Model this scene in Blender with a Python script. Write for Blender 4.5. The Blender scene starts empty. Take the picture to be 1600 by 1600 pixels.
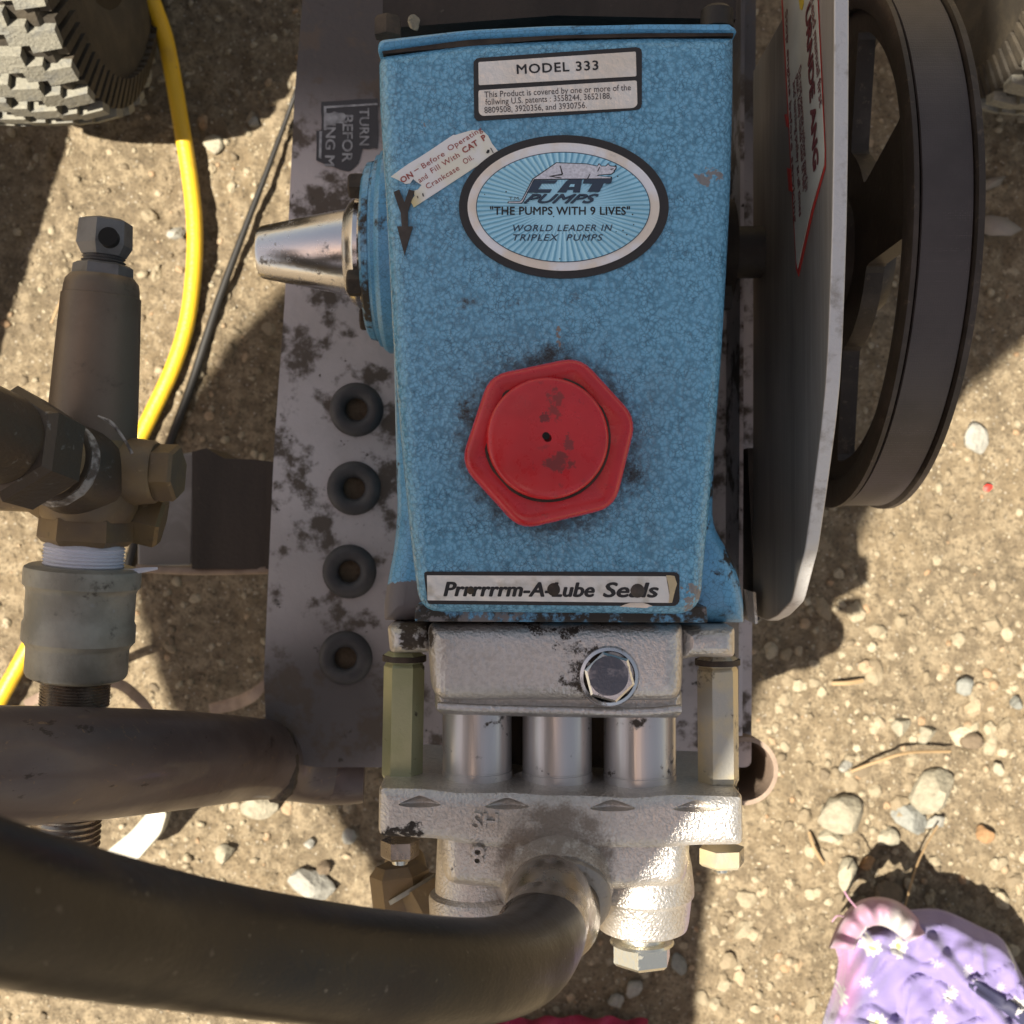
import bpy, bmesh, math, random
import numpy as np
from mathutils import Vector, Matrix, Quaternion
random.seed(7); rng = np.random.default_rng(7)
S = bpy.context.scene
C = bpy.context.collection
PI = math.pi

# ------------------------------------------------------------------ camera
FPX, CH = 1900.0, 0.85          # focal length in photo pixels, camera height (m)
cam = bpy.data.cameras.new('camera'); camo = bpy.data.objects.new('camera', cam)
C.objects.link(camo); camo.location = (0, 0, CH); camo.rotation_euler = (0, 0, 0)
cam.sensor_width = 36; cam.lens = FPX/1600*36; cam.clip_start = 0.01; cam.clip_end = 200
cam.dof.use_dof = True; cam.dof.focus_distance = 0.45; cam.dof.aperture_fstop = 20
S.camera = camo
# ------------------------------------------------------------------ light
EL = math.radians(65); SDX, SDY = 0.90, 0.435      # shadows fall right and a little up in the photo
w = bpy.data.worlds.new('World'); S.world = w; w.use_nodes = True
nt = w.node_tree; nt.nodes.clear()
sky = nt.nodes.new('ShaderNodeTexSky'); sky.sky_type = 'NISHITA'; sky.sun_disc = False
sky.sun_elevation = EL; sky.sun_rotation = math.atan2(-SDX, -SDY)
bg = nt.nodes.new('ShaderNodeBackground'); bg.inputs['Strength'].default_value = 0.072
wo = nt.nodes.new('ShaderNodeOutputWorld')
wbal = nt.nodes.new('ShaderNodeMix'); wbal.data_type = 'RGBA'; wbal.blend_type = 'MULTIPLY'; wbal.inputs[0].default_value = 1
wbal.inputs[7].default_value = (1.36, .98, .68, 1); nt.links.new(sky.outputs[0], wbal.inputs[6]); nt.links.new(wbal.outputs[2], bg.inputs[0]); nt.links.new(bg.outputs[0], wo.inputs[0])
sl = bpy.data.lights.new('sun', 'SUN'); sl.energy = 5.0; sl.angle = math.radians(0.6); sl.color = (1, .93, .80)
so = bpy.data.objects.new('sun', sl); C.objects.link(so)
so.rotation_euler = Vector((SDX*math.cos(EL), SDY*math.cos(EL), -math.sin(EL))).to_track_quat('-Z', 'Y').to_euler()
so.location = (-1, -3, 4)
S.view_settings.view_transform = 'Standard'; S.view_settings.look = 'None'
S.view_settings.gamma = 1; S.view_settings.use_curve_mapping = False
S.view_settings.exposure = 1.45

# ------------------------------------------------------------------ helpers
def W(px, py, z):
    D = CH-z
    return Vector(((px-800)*D/FPX, (800-py)*D/FPX, z))
def L(px, z): return px*(CH-z)/FPX

ROOTLOC = {}
def tag(o, label=None, cat=None, group=None, kind=None):
    if label: o['label'] = label
    if cat: o['category'] = cat
    if group: o['group'] = group
    if kind: o['kind'] = kind
    return o
def thing(name, loc, label, cat, group=None):
    o = bpy.data.objects.new(name, None); C.objects.link(o); o.location = loc
    o.empty_display_size = .02; ROOTLOC[o.name] = Vector(loc)
    return tag(o, label, cat, group)
def link(name, me, mat, parent=None, sharp=40):
    o = bpy.data.objects.new(name, me); C.objects.link(o)
    if mat and not me.materials: me.materials.append(mat)
    if parent is not None:
        o.parent = parent
        if parent.name in ROOTLOC: o.matrix_parent_inverse = Matrix.Translation(-ROOTLOC[parent.name])
    if sharp:
        for p in me.polygons: p.use_smooth = True
        me.set_sharp_from_angle(angle=math.radians(sharp))
    return o
def from_bm(name, bm, mat, parent=None, sharp=40):
    bmesh.ops.recalc_face_normals(bm, faces=bm.faces)
    me = bpy.data.meshes.new(name); bm.to_mesh(me); bm.free()
    return link(name, me, mat, parent, sharp)
def bevel(o, wd, seg=3, ang=35):
    m = o.modifiers.new('bevel', 'BEVEL'); m.width = wd; m.segments = seg
    m.limit_method = 'ANGLE'; m.angle_limit = math.radians(ang); m.harden_normals = False
    return o
def roundpoly(pts, r, n=5):
    """round the corners of a 2-D polygon; r a number or a list"""
    out = []; N = len(pts)
    for i, p in enumerate(pts):
        rr = r[i] if isinstance(r, (list, tuple)) else r
        p = Vector(p); a = Vector(pts[i-1]); b = Vector(pts[(i+1) % N])
        if rr <= 0: out.append(tuple(p)); continue
        da, db = (a-p), (b-p)
        ra = min(rr, da.length*.48); rb = min(rr, db.length*.48)
        A = p+da.normalized()*ra; B = p+db.normalized()*rb
        for k in range(n+1):
            t = k/n; q = A*(1-t)**2+p*2*t*(1-t)+B*t*t
            out.append(tuple(q))
    return out
def prism_w(name, pts, z0, z1, mat, parent=None, sharp=40):
    """pts in world xy"""
    bm = bmesh.new()
    a = [bm.verts.new((x, y, z0)) for x, y in pts]; b = [bm.verts.new((x, y, z1)) for x, y in pts]
    n = len(pts)
    bm.faces.new(b); bm.faces.new(a[::-1])
    for i in range(n): bm.faces.new((a[i], a[(i+1) % n], b[(i+1) % n], b[i]))
    return from_bm(name, bm, mat, parent, sharp)
def prism(name, ppx, z0, z1, mat, parent=None, sharp=40):
    """outline in photo pixels as it lies at height z1"""
    return prism_w(name, [tuple(W(x, y, z1)[:2]) for x, y in ppx], z0, z1, mat, parent, sharp)
def offs(pts, d):
    out = []; N = len(pts)
    area = sum(pts[i-1][0]*pts[i][1]-pts[i][0]*pts[i-1][1] for i in range(N))
    s = 1 if area > 0 else -1
    for i in range(N):
        a, p, b = Vector(pts[i-1]), Vector(pts[i]), Vector(pts[(i+1) % N])
        e1 = (p-a).normalized() if (p-a).length > 1e-9 else Vector((0, 0)); e2 = (b-p).normalized() if (b-p).length > 1e-9 else e1
        t = (e1+e2)
        t = t.normalized() if t.length > 1e-6 else e1
        nrm = Vector((t.y, -t.x))*s
        out.append((p.x+nrm.x*d, p.y+nrm.y*d))
    return out
def miter(pts, d):
    """offset a plain polygon outward by d with mitred corners"""
    N_ = len(pts); area = sum(pts[i-1][0]*pts[i][1]-pts[i][0]*pts[i-1][1] for i in range(N_)); s = 1 if area > 0 else -1
    out = []
    for i in range(N_):
        a, p, b = Vector(pts[i-1]), Vector(pts[i]), Vector(pts[(i+1) % N_])
        e1, e2 = (p-a).normalized(), (b-p).normalized(); n1, n2 = Vector((e1.y, -e1.x))*s, Vector((e2.y, -e2.x))*s
        m = n1+n2; k = m.length_squared/2
        out.append(tuple(p+m*(d/max(k, .3))))
    return out
def loft(name, base, rad, zref, prof, mat, parent=None, sharp=40, n=5):
    """base outline in photo pixels at height zref, rad = corner radii in pixels, prof = [(offset, z)...] bottom to top"""
    bw = wp(base, zref); k = L(1, zref)
    if not isinstance(rad, (list, tuple)): rad = [rad]*len(base)
    bm = bmesh.new(); rings = []
    for d, z in prof:
        pts = roundpoly(miter(bw, d), [max(r*k+d, .0006) for r in rad], n)
        rings.append([bm.verts.new((x, y, z)) for x, y in pts])
    n = len(rings[0])
    for r0, r1 in zip(rings, rings[1:]):
        for i in range(n): bm.faces.new((r0[i], r0[(i+1) % n], r1[(i+1) % n], r1[i]))
    bm.faces.new(rings[0][::-1]); top = bm.faces.new(rings[-1])
    bmesh.ops.triangulate(bm, faces=[top], ngon_method='BEAUTY')
    return from_bm(name, bm, mat, parent, sharp)
wp = lambda pts, z: [tuple(W(x, y, z)[:2]) for x, y in pts]
def frame(ax, up=None):
    ax = Vector(ax).normalized(); up = Vector(up) if up else Vector((0, 0, 1))
    if abs(ax.dot(up)) > .95: up = Vector((0, 1, 0))
    x = (up-ax*up.dot(ax)).normalized(); y = ax.cross(x)
    return ax, x, y
def lathe(name, o, ax, prof, mat, parent=None, n=48, sharp=35, up=None, rot=0, wob=0):
    """revolve prof [(t, r)...] about the axis from o"""
    ax, X, Y = frame(ax, up); o = Vector(o)
    bm = bmesh.new(); rings = []
    for t, r in prof:
        if r < 1e-6: rings.append([bm.verts.new(o+ax*t)])
        else:
            rings.append([bm.verts.new(o+ax*t+(X*math.cos(a)+Y*math.sin(a))*r*(1+wob*random.uniform(-1, 1))) for a in [rot+2*PI*k/n for k in range(n)]])
    for r0, r1 in zip(rings, rings[1:]):
        if len(r0) == 1 and len(r1) == 1: continue
        for i in range(n):
            j = (i+1) % n
            if len(r0) == 1: bm.faces.new((r0[0], r1[j], r1[i]))
            elif len(r1) == 1: bm.faces.new((r0[i], r0[j], r1[0]))
            else: bm.faces.new((r0[i], r0[j], r1[j], r1[i]))
    if len(rings[0]) > 1 and prof[0] != prof[-1]: bm.faces.new(rings[0][::-1])
    if len(rings[-1]) > 1 and prof[0] != prof[-1]: bm.faces.new(rings[-1])
    if prof[0] == prof[-1]: bmesh.ops.remove_doubles(bm, verts=bm.verts, dist=1e-7)
    return from_bm(name, bm, mat, parent, sharp)
def crom(P, m=8):
    P = [Vector(p) for p in P]; out = []
    for i in range(len(P)-1):
        p0 = P[i-1] if i else P[0]*2-P[1]; p1, p2 = P[i], P[i+1]
        p3 = P[i+2] if i+2 < len(P) else P[-1]*2-P[-2]
        for k in range(m):
            t = k/m
            out.append(.5*((2*p1)+(p2-p0)*t+(2*p0-5*p1+4*p2-p3)*t*t+(3*p1-p0-3*p2+p3)*t**3))
    out.append(P[-1]); return out
def tube(name, P, r, mat, parent=None, n=24, m=8, caps=True, sharp=50, flat=1.0):
    """r a number or one per control point"""
    P = [tuple(p) for p in P]
    if not isinstance(r, (list, tuple)): r = [r]*len(P)
    Q = crom([Vector((*p, 0)) if len(p) == 2 else Vector(p) for p in P], m)
    R = [x[0] for x in crom([Vector((q, 0, 0)) for q in r], m)]
    bm = bmesh.new(); rings = []; X = None
    for i, q in enumerate(Q):
        t = (Q[min(i+1, len(Q)-1)]-Q[max(i-1, 0)]).normalized()
        if X is None: X = frame(t)[1]
        X = (X-t*X.dot(t)).normalized(); Y = t.cross(X)
        rings.append([bm.verts.new(q+(X*math.cos(a)*flat+Y*math.sin(a))*R[i]) for a in [2*PI*k/n for k in range(n)]])
    for r0, r1 in zip(rings, rings[1:]):
        for i in range(n): bm.faces.new((r0[i], r0[(i+1) % n], r1[(i+1) % n], r1[i]))
    if caps: bm.faces.new(rings[0][::-1]); bm.faces.new(rings[-1])
    return from_bm(name, bm, mat, parent, sharp)
def blob(name, c, s, mat, parent=None, sub=2, jit=.18, seed=0, rz=0, facet=False):
    bm = bmesh.new(); bmesh.ops.create_icosphere(bm, subdivisions=sub, radius=1)
    rr = random.Random(seed); f = [Vector((rr.uniform(-1, 1), rr.uniform(-1, 1), rr.uniform(-1, 1))).normalized() for _ in range(9)]
    cr = [rr.uniform(.50, .85) for _ in f]
    for v in bm.verts:
        p = v.co.normalized(); k = 1
        for d, cc in zip(f, cr):
            q = p.dot(d)
            if q*k > cc*.95: k = cc*.95/q
        k *= 1+rr.uniform(-jit, jit)*.25
        v.co = p*k
    M = Matrix.Translation(c) @ Matrix.Rotation(rz, 4, 'Z') @ Matrix.Diagonal((*s, 1))
    bm.transform(M)
    return from_bm(name, bm, mat, parent, 25)
def carve(o, cutters):
    """apply boolean differences and drop the cutters"""
    for c in cutters:
        m = o.modifiers.new('cut', 'BOOLEAN'); m.operation = 'DIFFERENCE'; m.object = c; m.solver = 'EXACT'
    bpy.context.view_layer.update()
    dg = bpy.context.evaluated_depsgraph_get()
    me = bpy.data.meshes.new_from_object(o.evaluated_get(dg)); o.modifiers.clear(); o.data = me
    for p in me.polygons: p.use_smooth = True
    me.set_sharp_from_angle(angle=math.radians(30))
    for c in cutters: bpy.data.objects.remove(c)
def text_mesh(s, bold=0, shear=0, spacing=1.0):
    """bold letters are thickened by stacking shifted copies a few hundredths of a millimetre apart"""
    cu = bpy.data.curves.new('lettering', 'FONT'); cu.body = s; cu.size = 1; cu.offset = 0; cu.shear = shear
    cu.space_character = spacing; cu.resolution_u = 3; cu.extrude = 0
    o = bpy.data.objects.new('tmp', cu); C.objects.link(o); bpy.context.view_layer.update()
    me = bpy.data.meshes.new_from_object(o.evaluated_get(bpy.context.evaluated_depsgraph_get()))
    bpy.data.objects.remove(o); return me
_cap = {}
def text(s, px, py, z, cap, width, mat, parent, ang=0, bold=0, shear=0, spacing=1.0, name='lettering', depth=.00012, M=None):
    """baseline start at pixel (px, py), capital height and total width in pixels at height z, ang degrees counter-clockwise"""
    me = text_mesh(s, bold, shear, spacing)
    v = np.empty(len(me.vertices)*3, dtype=np.float32); me.vertices.foreach_get('co', v); v = v.reshape(-1, 3)
    x0, x1 = v[:, 0].min(), v[:, 0].max(); k = L(1, z)
    v[:, 0] = (v[:, 0]-x0)*(width*k/(x1-x0)); v[:, 1] *= cap*k/.70; v[:, 2] = 0
    me.vertices.foreach_set('co', v.ravel())
    bm = bmesh.new(); bm.from_mesh(me); bpy.data.meshes.remove(me)
    bb = cap*k/.70*bold; base_f = bm.faces[:]
    sh = [(0, 0)] if bold < .01 else [(-bb, 0), (bb, 0), (-bb*.4, bb*.5), (bb*.4, -bb*.5), (bb*.4, bb*.5), (-bb*.4, -bb*.5)]
    copies = []
    for q_, (dx, dy) in enumerate(sh):
        g_ = bmesh.ops.duplicate(bm, geom=base_f)['geom']; fs = [e for e in g_ if isinstance(e, bmesh.types.BMFace)]
        vs = {v for f in fs for v in f.verts}
        for v in vs: v.co.x += dx; v.co.y += dy
        copies.append((fs, q_))
    bmesh.ops.delete(bm, geom=base_f, context='FACES')
    for fs, q_ in copies:
        r = bmesh.ops.extrude_face_region(bm, geom=fs)
        for e in r['geom']:
            if isinstance(e, bmesh.types.BMVert): e.co.z += depth*(1+.12*q_)
    if M is None: M = Matrix.Translation(W(px, py, z)) @ Matrix.Rotation(math.radians(ang), 4, 'Z')
    bm.transform(M)
    return from_bm(name, bm, mat, parent, 0)
def patch(name, poly, z, mat, parent, th=.0003, r=0):
    if r: poly = roundpoly(poly, r, 4)
    return prism(name, poly, z-th, z, mat, parent, 30)
def rag(poly, amp, seed, m=6):
    """ragged outline: subdivide and jitter (pixels)"""
    rr = random.Random(seed); out = []
    for i, p in enumerate(poly):
        q = poly[(i+1) % len(poly)]
        for k in range(m):
            t = k/m; a = 0 if k == 0 else amp
            out.append((p[0]*(1-t)+q[0]*t+rr.uniform(-a, a), p[1]*(1-t)+q[1]*t+rr.uniform(-a, a)))
    return out

# ------------------------------------------------------------------ materials
class N:
    def __init__(s, name, col=(.5, .5, .5), rough=.5, metal=0, **kw):
        s.m = bpy.data.materials.new(name); s.m.use_nodes = True; s.t = s.m.node_tree
        s.b = s.t.nodes['Principled BSDF']; s.b.inputs['Base Color'].default_value = (*col, 1)
        s.b.inputs['Roughness'].default_value = rough; s.b.inputs['Metallic'].default_value = metal
        for k, v in kw.items(): s.b.inputs[k.replace('_', ' ')].default_value = v
        s.co = s.t.nodes.new('ShaderNodeTexCoord').outputs['Object']
        s.col = None; s.base = (*col, 1); s.bumpn = None; s.rough = rough; s.metal = metal; s.rs = None; s.ms = None
    def nd(s, t, **kw):
        n = s.t.nodes.new(t)
        for k, v in kw.items(): setattr(n, k, v)
        return n
    def lk(s, a, b):
        if hasattr(a, 'links') or isinstance(a, bpy.types.NodeSocket): s.t.links.new(a, b)
        else:
            b.default_value = a
    def math(s, op, a, b=0, c=0, clamp=False):
        n = s.nd('ShaderNodeMath', operation=op); n.use_clamp = clamp
        for i, v in enumerate((a, b, c)): s.lk(v, n.inputs[i])
        return n.outputs[0]
    def noise(s, scale, detail=4, rough=.55, dist=0, sc=None, vec=None):
        v = vec or s.co
        if sc:
            mp = s.nd('ShaderNodeMapping'); mp.inputs['Scale'].default_value = sc; s.lk(v, mp.inputs[0]); v = mp.outputs[0]
        n = s.nd('ShaderNodeTexNoise'); s.lk(v, n.inputs['Vector'])
        n.inputs['Scale'].default_value = scale; n.inputs['Detail'].default_value = detail
        n.inputs['Roughness'].default_value = rough; n.inputs['Distortion'].default_value = dist
        return n.outputs[0]
    def vor(s, scale, feature='F1', out='Distance', vec=None, rand=1):
        n = s.nd('ShaderNodeTexVoronoi', feature=feature); s.lk(vec or s.co, n.inputs['Vector'])
        n.inputs['Scale'].default_value = scale; n.inputs['Randomness'].default_value = rand
        return n.outputs[out]
    def ramp(s, v, lo, hi, a=0., b=1.):
        n = s.nd('ShaderNodeMapRange', interpolation_type='SMOOTHSTEP'); s.lk(v, n.inputs[0])
        n.inputs[1].default_value = lo; n.inputs[2].default_value = hi; n.inputs[3].default_value = a; n.inputs[4].default_value = b
        return n.outputs[0]
    def near(s, px, py, z, r0, r1, sx=1, sy=1):
        """1 near a place on the object, 0 beyond r1 (m)"""
        c = W(px, py, z); sep = s.nd('ShaderNodeSeparateXYZ'); s.lk(s.co, sep.inputs[0])
        dx = s.math('MULTIPLY', s.math('SUBTRACT', sep.outputs[0], c.x), sx); dy = s.math('MULTIPLY', s.math('SUBTRACT', sep.outputs[1], c.y), sy)
        d = s.math('SQRT', s.math('ADD', s.math('MULTIPLY', dx, dx), s.math('MULTIPLY', dy, dy)))
        return s.ramp(d, r0, r1, 1., 0.)
    def mix(s, fac, col):
        n = s.nd('ShaderNodeMix', data_type='RGBA'); s.lk(fac, n.inputs[0])
        s.lk(s.col if s.col else s.base, n.inputs[6])
        s.lk(col if isinstance(col, bpy.types.NodeSocket) else (*col, 1), n.inputs[7])
        s.col = n.outputs[2]; s.t.links.new(s.col, s.b.inputs['Base Color']); return s
    def mixr(s, fac, rough, metal=None):
        n = s.nd('ShaderNodeMix', data_type='FLOAT'); s.lk(fac, n.inputs[0]); s.lk(s.rs if s.rs else s.rough, n.inputs[2]); n.inputs[3].default_value = rough
        s.rs = n.outputs[0]; s.t.links.new(s.rs, s.b.inputs['Roughness'])
        if metal is not None:
            n = s.nd('ShaderNodeMix', data_type='FLOAT'); s.lk(fac, n.inputs[0]); s.lk(s.ms if s.ms else s.metal, n.inputs[2]); n.inputs[3].default_value = metal
            s.ms = n.outputs[0]; s.t.links.new(s.ms, s.b.inputs['Metallic'])
        return s
    def bump(s, h, dist, strength=1.):
        n = s.nd('ShaderNodeBump'); s.lk(h, n.inputs['Height']); n.inputs['Distance'].default_value = dist; n.inputs['Strength'].default_value = strength
        if s.bumpn: s.t.links.new(s.bumpn, n.inputs['Normal'])
        s.bumpn = n.outputs[0]; s.t.links.new(s.bumpn, s.b.inputs['Normal']); return s
    def grime(s, amount=.5, scale=60, col=(.035, .026, .018), soft=.08, extra=None, wt=.4, fine=400, top=1.0):
        """patches of grease and dirt; amount 0..1"""
        v = s.math('ADD', s.math('MULTIPLY', s.noise(scale, 6, .6), .75), s.math('MULTIPLY', s.noise(fine, 3, .6), .25))
        if extra is not None: v = s.math('ADD', v, s.math('MULTIPLY', extra, wt))
        t = .78-.5*amount
        f = s.ramp(v, t-soft, t+soft, 0., top)
        s.mix(f, col); s.mixr(f, .75, 0); return s
def simple(name, col, rough=.5, metal=0, v=.15, scale=80, bump=0, bs=500, **kw):
    n = N(name, col, rough, metal, **kw)
    n.mix(n.ramp(n.noise(scale, 5), .3, .7), tuple(c*(1-v) for c in col))
    if bump: n.bump(n.noise(bs, 4), bump)
    return n
M = {}
# blue hammered enamel
ZB = .40
n = N('blue_hammered_enamel', (.175, .44, .64), .24, 0, Coat_Weight=.25, Coat_Roughness=.2)
wv = n.nd('ShaderNodeVectorMath', operation='ADD'); n.lk(n.co, wv.inputs[0])
nn = n.nd('ShaderNodeTexNoise'); n.lk(n.co, nn.inputs['Vector']); nn.inputs['Scale'].default_value = 260
sc = n.nd('ShaderNodeVectorMath', operation='SCALE'); n.lk(nn.outputs['Color'], sc.inputs[0]); sc.inputs['Scale'].default_value = .0035
n.lk(sc.outputs[0], wv.inputs[1])
cell = n.vor(600, 'DISTANCE_TO_EDGE', vec=wv.outputs[0]); sm = n.vor(600, 'SMOOTH_F1', vec=wv.outputs[0])
n.mix(n.math('MULTIPLY', n.ramp(sm, .25, .62), n.ramp(n.noise(90, 4), .3, .7, .5, .85)), (.075, .235, .36))
n.mix(n.math('MULTIPLY', n.ramp(cell, .0, .10, 1., 0.), n.ramp(n.noise(110, 4), .35, .7, .25, .8)), (.030, .095, .15))
n.mix(n.ramp(n.noise(1500, 2), .60, .75, 0, .5), (.03, .08, .12))
n.mix(n.ramp(n.noise(28, 5, .6), .45, .8, 0, .18), (.09, .235, .38))
n.mix(n.ramp(n.noise(900, 2), .55, .8, 0, .35), (.26, .52, .68))
n.mix(n.ramp(n.noise(22, 8, .75, sc=(2.2, .6, 1)), .54, .72, 0, .30), (.10, .15, .18))
n.bump(sm, .0009, .75); n.bump(cell, .0003, .6)
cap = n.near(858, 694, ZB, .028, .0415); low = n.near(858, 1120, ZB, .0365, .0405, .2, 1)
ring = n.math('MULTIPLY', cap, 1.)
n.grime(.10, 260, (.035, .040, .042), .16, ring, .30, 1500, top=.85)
n.grime(.10, 60, (.020, .018, .016), .10, n.near(840, 555, ZB, .003, .015, .6, 1.5), .25, 1600)
n.grime(.10, 60, (.020, .018, .016), .10, n.near(985, 745, ZB, .003, .017, 1.3, .8), .24, 1600)
n.grime(.10, 60, (.03, .03, .03), .06, n.near(740, 640, ZB, .004, .014, 1.3, .8), .22, 900)
n.grime(.10, 190, (.22, .21, .21), .012, n.near(1108, 275, ZB, .001, .0095, .9, 1.2), .25, 500)
n.grime(.10, 300, (.22, .21, .21), .012, n.near(663, 188, ZB, .001, .006), .20, 500)
n.grime(.10, 300, (.22, .19, .17), .012, n.near(873, 525, ZB, .001, .006, 2.5, .8), .25, 500)
n.grime(.10, 240, (.22, .21, .21), .012, n.near(1088, 935, ZB, .002, .012), .27, 700)
n.grime(.10, 60, (.05, .06, .07), .06, n.near(800, 470, ZB, .01, .03, .6, 2), .12, 600)
M['blue'] = n.m
def blue_dirty(nm, amt, scl=55):
    n = N(nm, (.14, .405, .64), .31, 0, Coat_Weight=.2, Coat_Roughness=.25)
    n.mix(n.ramp(n.noise(50, 5, .6), .4, .7, 0, .5), (.07, .20, .33))
    n.mix(n.math('MULTIPLY', n.ramp(n.vor(480, 'DISTANCE_TO_EDGE'), 0, .1, 1, 0), .5), (.05, .15, .25))
    n.bump(n.vor(480, 'SMOOTH_F1'), .0004, .5)
    n.grime(amt, scl, (.03, .024, .018), .05); return n
M['blue_dirty'] = blue_dirty('blue_enamel_grimy', .52).m
M['blue_low'] = blue_dirty('blue_enamel_lower', .36, 90).m
n = blue_dirty('blue_enamel_ledge', .66, 110); n.grime(.42, 45, (.19, .17, .165), .03); M['blue_ledge'] = n.m
n = blue_dirty('blue_enamel_chipped', .40, 90)
n.grime(.2, 60, (.17, .15, .15), .03, n.near(625, 955, .37, .006, .016), .5)
n.grime(.2, 60, (.02, .016, .012), .03, n.near(1125, 815, .37, .004, .016, 1, .5), .22); M['blue_skirt'] = n.m
# red plastic
n = N('red_plastic', (.56, .014, .022), .27, 0, Coat_Weight=.25, Coat_Roughness=.25)
n.mix(n.ramp(n.noise(45, 3), .35, .7, 0, .35), (.30, .008, .012))
n.mix(n.ramp(n.noise(160, 5, .65), .62, .70, 0, .45), (.17, .02, .02))
n.mixr(n.ramp(n.noise(220, 5), .4, .65), .5); n.bump(n.noise(260, 5), .00008)
st = n.near(873, 722, .425, .003, .0085, 1, 1.4)
n.grime(.10, 330, (.10, .022, .02), .06, st, .30, 1200, top=.75)
n.grime(.10, 330, (.12, .03, .025), .05, n.near(868, 628, .425, .001, .007, 1.2, .6), .28, 1200, top=.65)
n.grime(.05, 150, (.10, .02, .02), .03, n.near(851, 652, .425, .0005, .004, 1, 1), .30, 1200, top=.8)
n.grime(.05, 150, (.12, .03, .03), .03, n.near(890, 690, .425, .0005, .006, 1.5, .8), .28, 1200, top=.7)
n.mix(n.ramp(n.noise(320, 6, .7, sc=(3, .35, 1)), .66, .72, 0, .35), (.20, .03, .03))
n.bump(n.noise(60, 5), .0001); M['red'] = n.m
M['pit'] = simple('dark_pit', (.006, .005, .004), .9).m
# castings and metals
def cast(nm, col=(.52, .51, .52), amt=.3, sc_=70, rough=.38, dirt=(.055, .038, .025), bs=420):
    n = N(nm, col, rough, .82)
    n.mix(n.ramp(n.noise(500, 3), .35, .7, 0, .4), tuple(c*.6 for c in col))
    n.bump(n.noise(bs*1.7, 3, .5), .0009, .7); n.bump(n.noise(1300, 2), .0002, .4)
    n.mix(n.ramp(n.noise(35, 5), .45, .8, 0, .5), tuple(c*.55 for c in (col[0], col[1]*.9, col[2]*.78)))
    n.grime(amt, sc_, dirt, .05); return n
n = cast('cast_aluminium_upper', (.66, .63, .60), amt=.14)
n.grime(.10, 170, (.045, .032, .022), .06, n.near(920, 1050, .39, .006, .019), .25, 1200)
n.grime(.16, 110, (.03, .022, .016), .04, n.near(840, 985, .39, .002, .02, .45, 1.6), .17, 1200)
n.grime(.16, 90, (.05, .035, .022), .04, n.near(650, 985, .385, .004, .013), .30)
M['cast'] = n.m
n = cast('cast_aluminium_lower', (.66, .62, .57), amt=.14, bs=520, rough=.34)
n.grime(.12, 130, (.17, .12, .08), .14, n.near(868, 1345, .385, .018, .028), .30, 1000, top=.75)
n.grime(.2, 90, (.03, .022, .017), .03, n.near(620, 1300, .385, .003, .014, .7, 2), .22)
M['cast_low'] = n.m
n = N('brushed_steel', (.60, .575, .56), .28, .7)
n.mixr(n.ramp(n.noise(300, 4, sc=(1, .04, 1)), .3, .7), .36); n.bump(n.noise(900, 3, sc=(1, .03, 1)), .00006)
n.grime(.34, 70, (.06, .048, .038), .04); M['steel_sleeve'] = n.m
n = N('chrome', (.62, .61, .62), .20, 1)
n.mixr(n.ramp(n.noise(60, 5), .4, .7), .3); n.grime(.30, 160, (.09, .065, .045), .07, None, .4, 900); n.bump(n.noise(500, 4), .00006); M['chrome'] = n.m
n = N('chrome_grimy', (.55, .53, .52), .22, 1); n.grime(.55, 70, (.035, .026, .018), .05); M['chrome_grimy'] = n.m
n = N('green_zinc', (.40, .41, .25), .38, .55); n.mix(n.ramp(n.noise(60, 4), .4, .65), (.36, .38, .22)); n.bump(n.noise(800, 4), .0002, .5)
n.grime(.30, 90, (.04, .03, .018), .05); M['zinc_green'] = n.m
n = N('yellow_zinc', (.62, .52, .32), .33, .6); n.mix(n.ramp(n.noise(50, 4), .4, .65), (.48, .45, .38)); n.bump(n.noise(800, 4), .0002, .5)
n.grime(.38, 60, (.055, .038, .024), .05); M['zinc_yellow'] = n.m
n = N('plated_bolt', (.62, .60, .52), .25, .95); n.bump(n.noise(400, 4), .0002); n.grime(.28, 110, (.09, .065, .04), .05); M['bolt'] = n.m
n = N('plug_face', (.11, .12, .15), .32, .8); n.bump(n.noise(700, 5), .0002, .6); n.mix(n.ramp(n.noise(300, 5), .5, .7), (.24, .24, .27)); M['plug'] = n.m
n = N('dark_iron', (.030, .025, .021), .55, .3); n.mix(n.ramp(n.noise(60, 5), .4, .7), (.055, .045, .035)); n.bump(n.noise(400, 4), .0003); M['iron'] = n.m
n = N('rust_grime', (.06, .042, .028), .7); n.mix(n.ramp(n.noise(120, 5), .4, .7), (.025, .018, .013)); n.bump(n.noise(500, 4), .0004); M['grime'] = n.m
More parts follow.
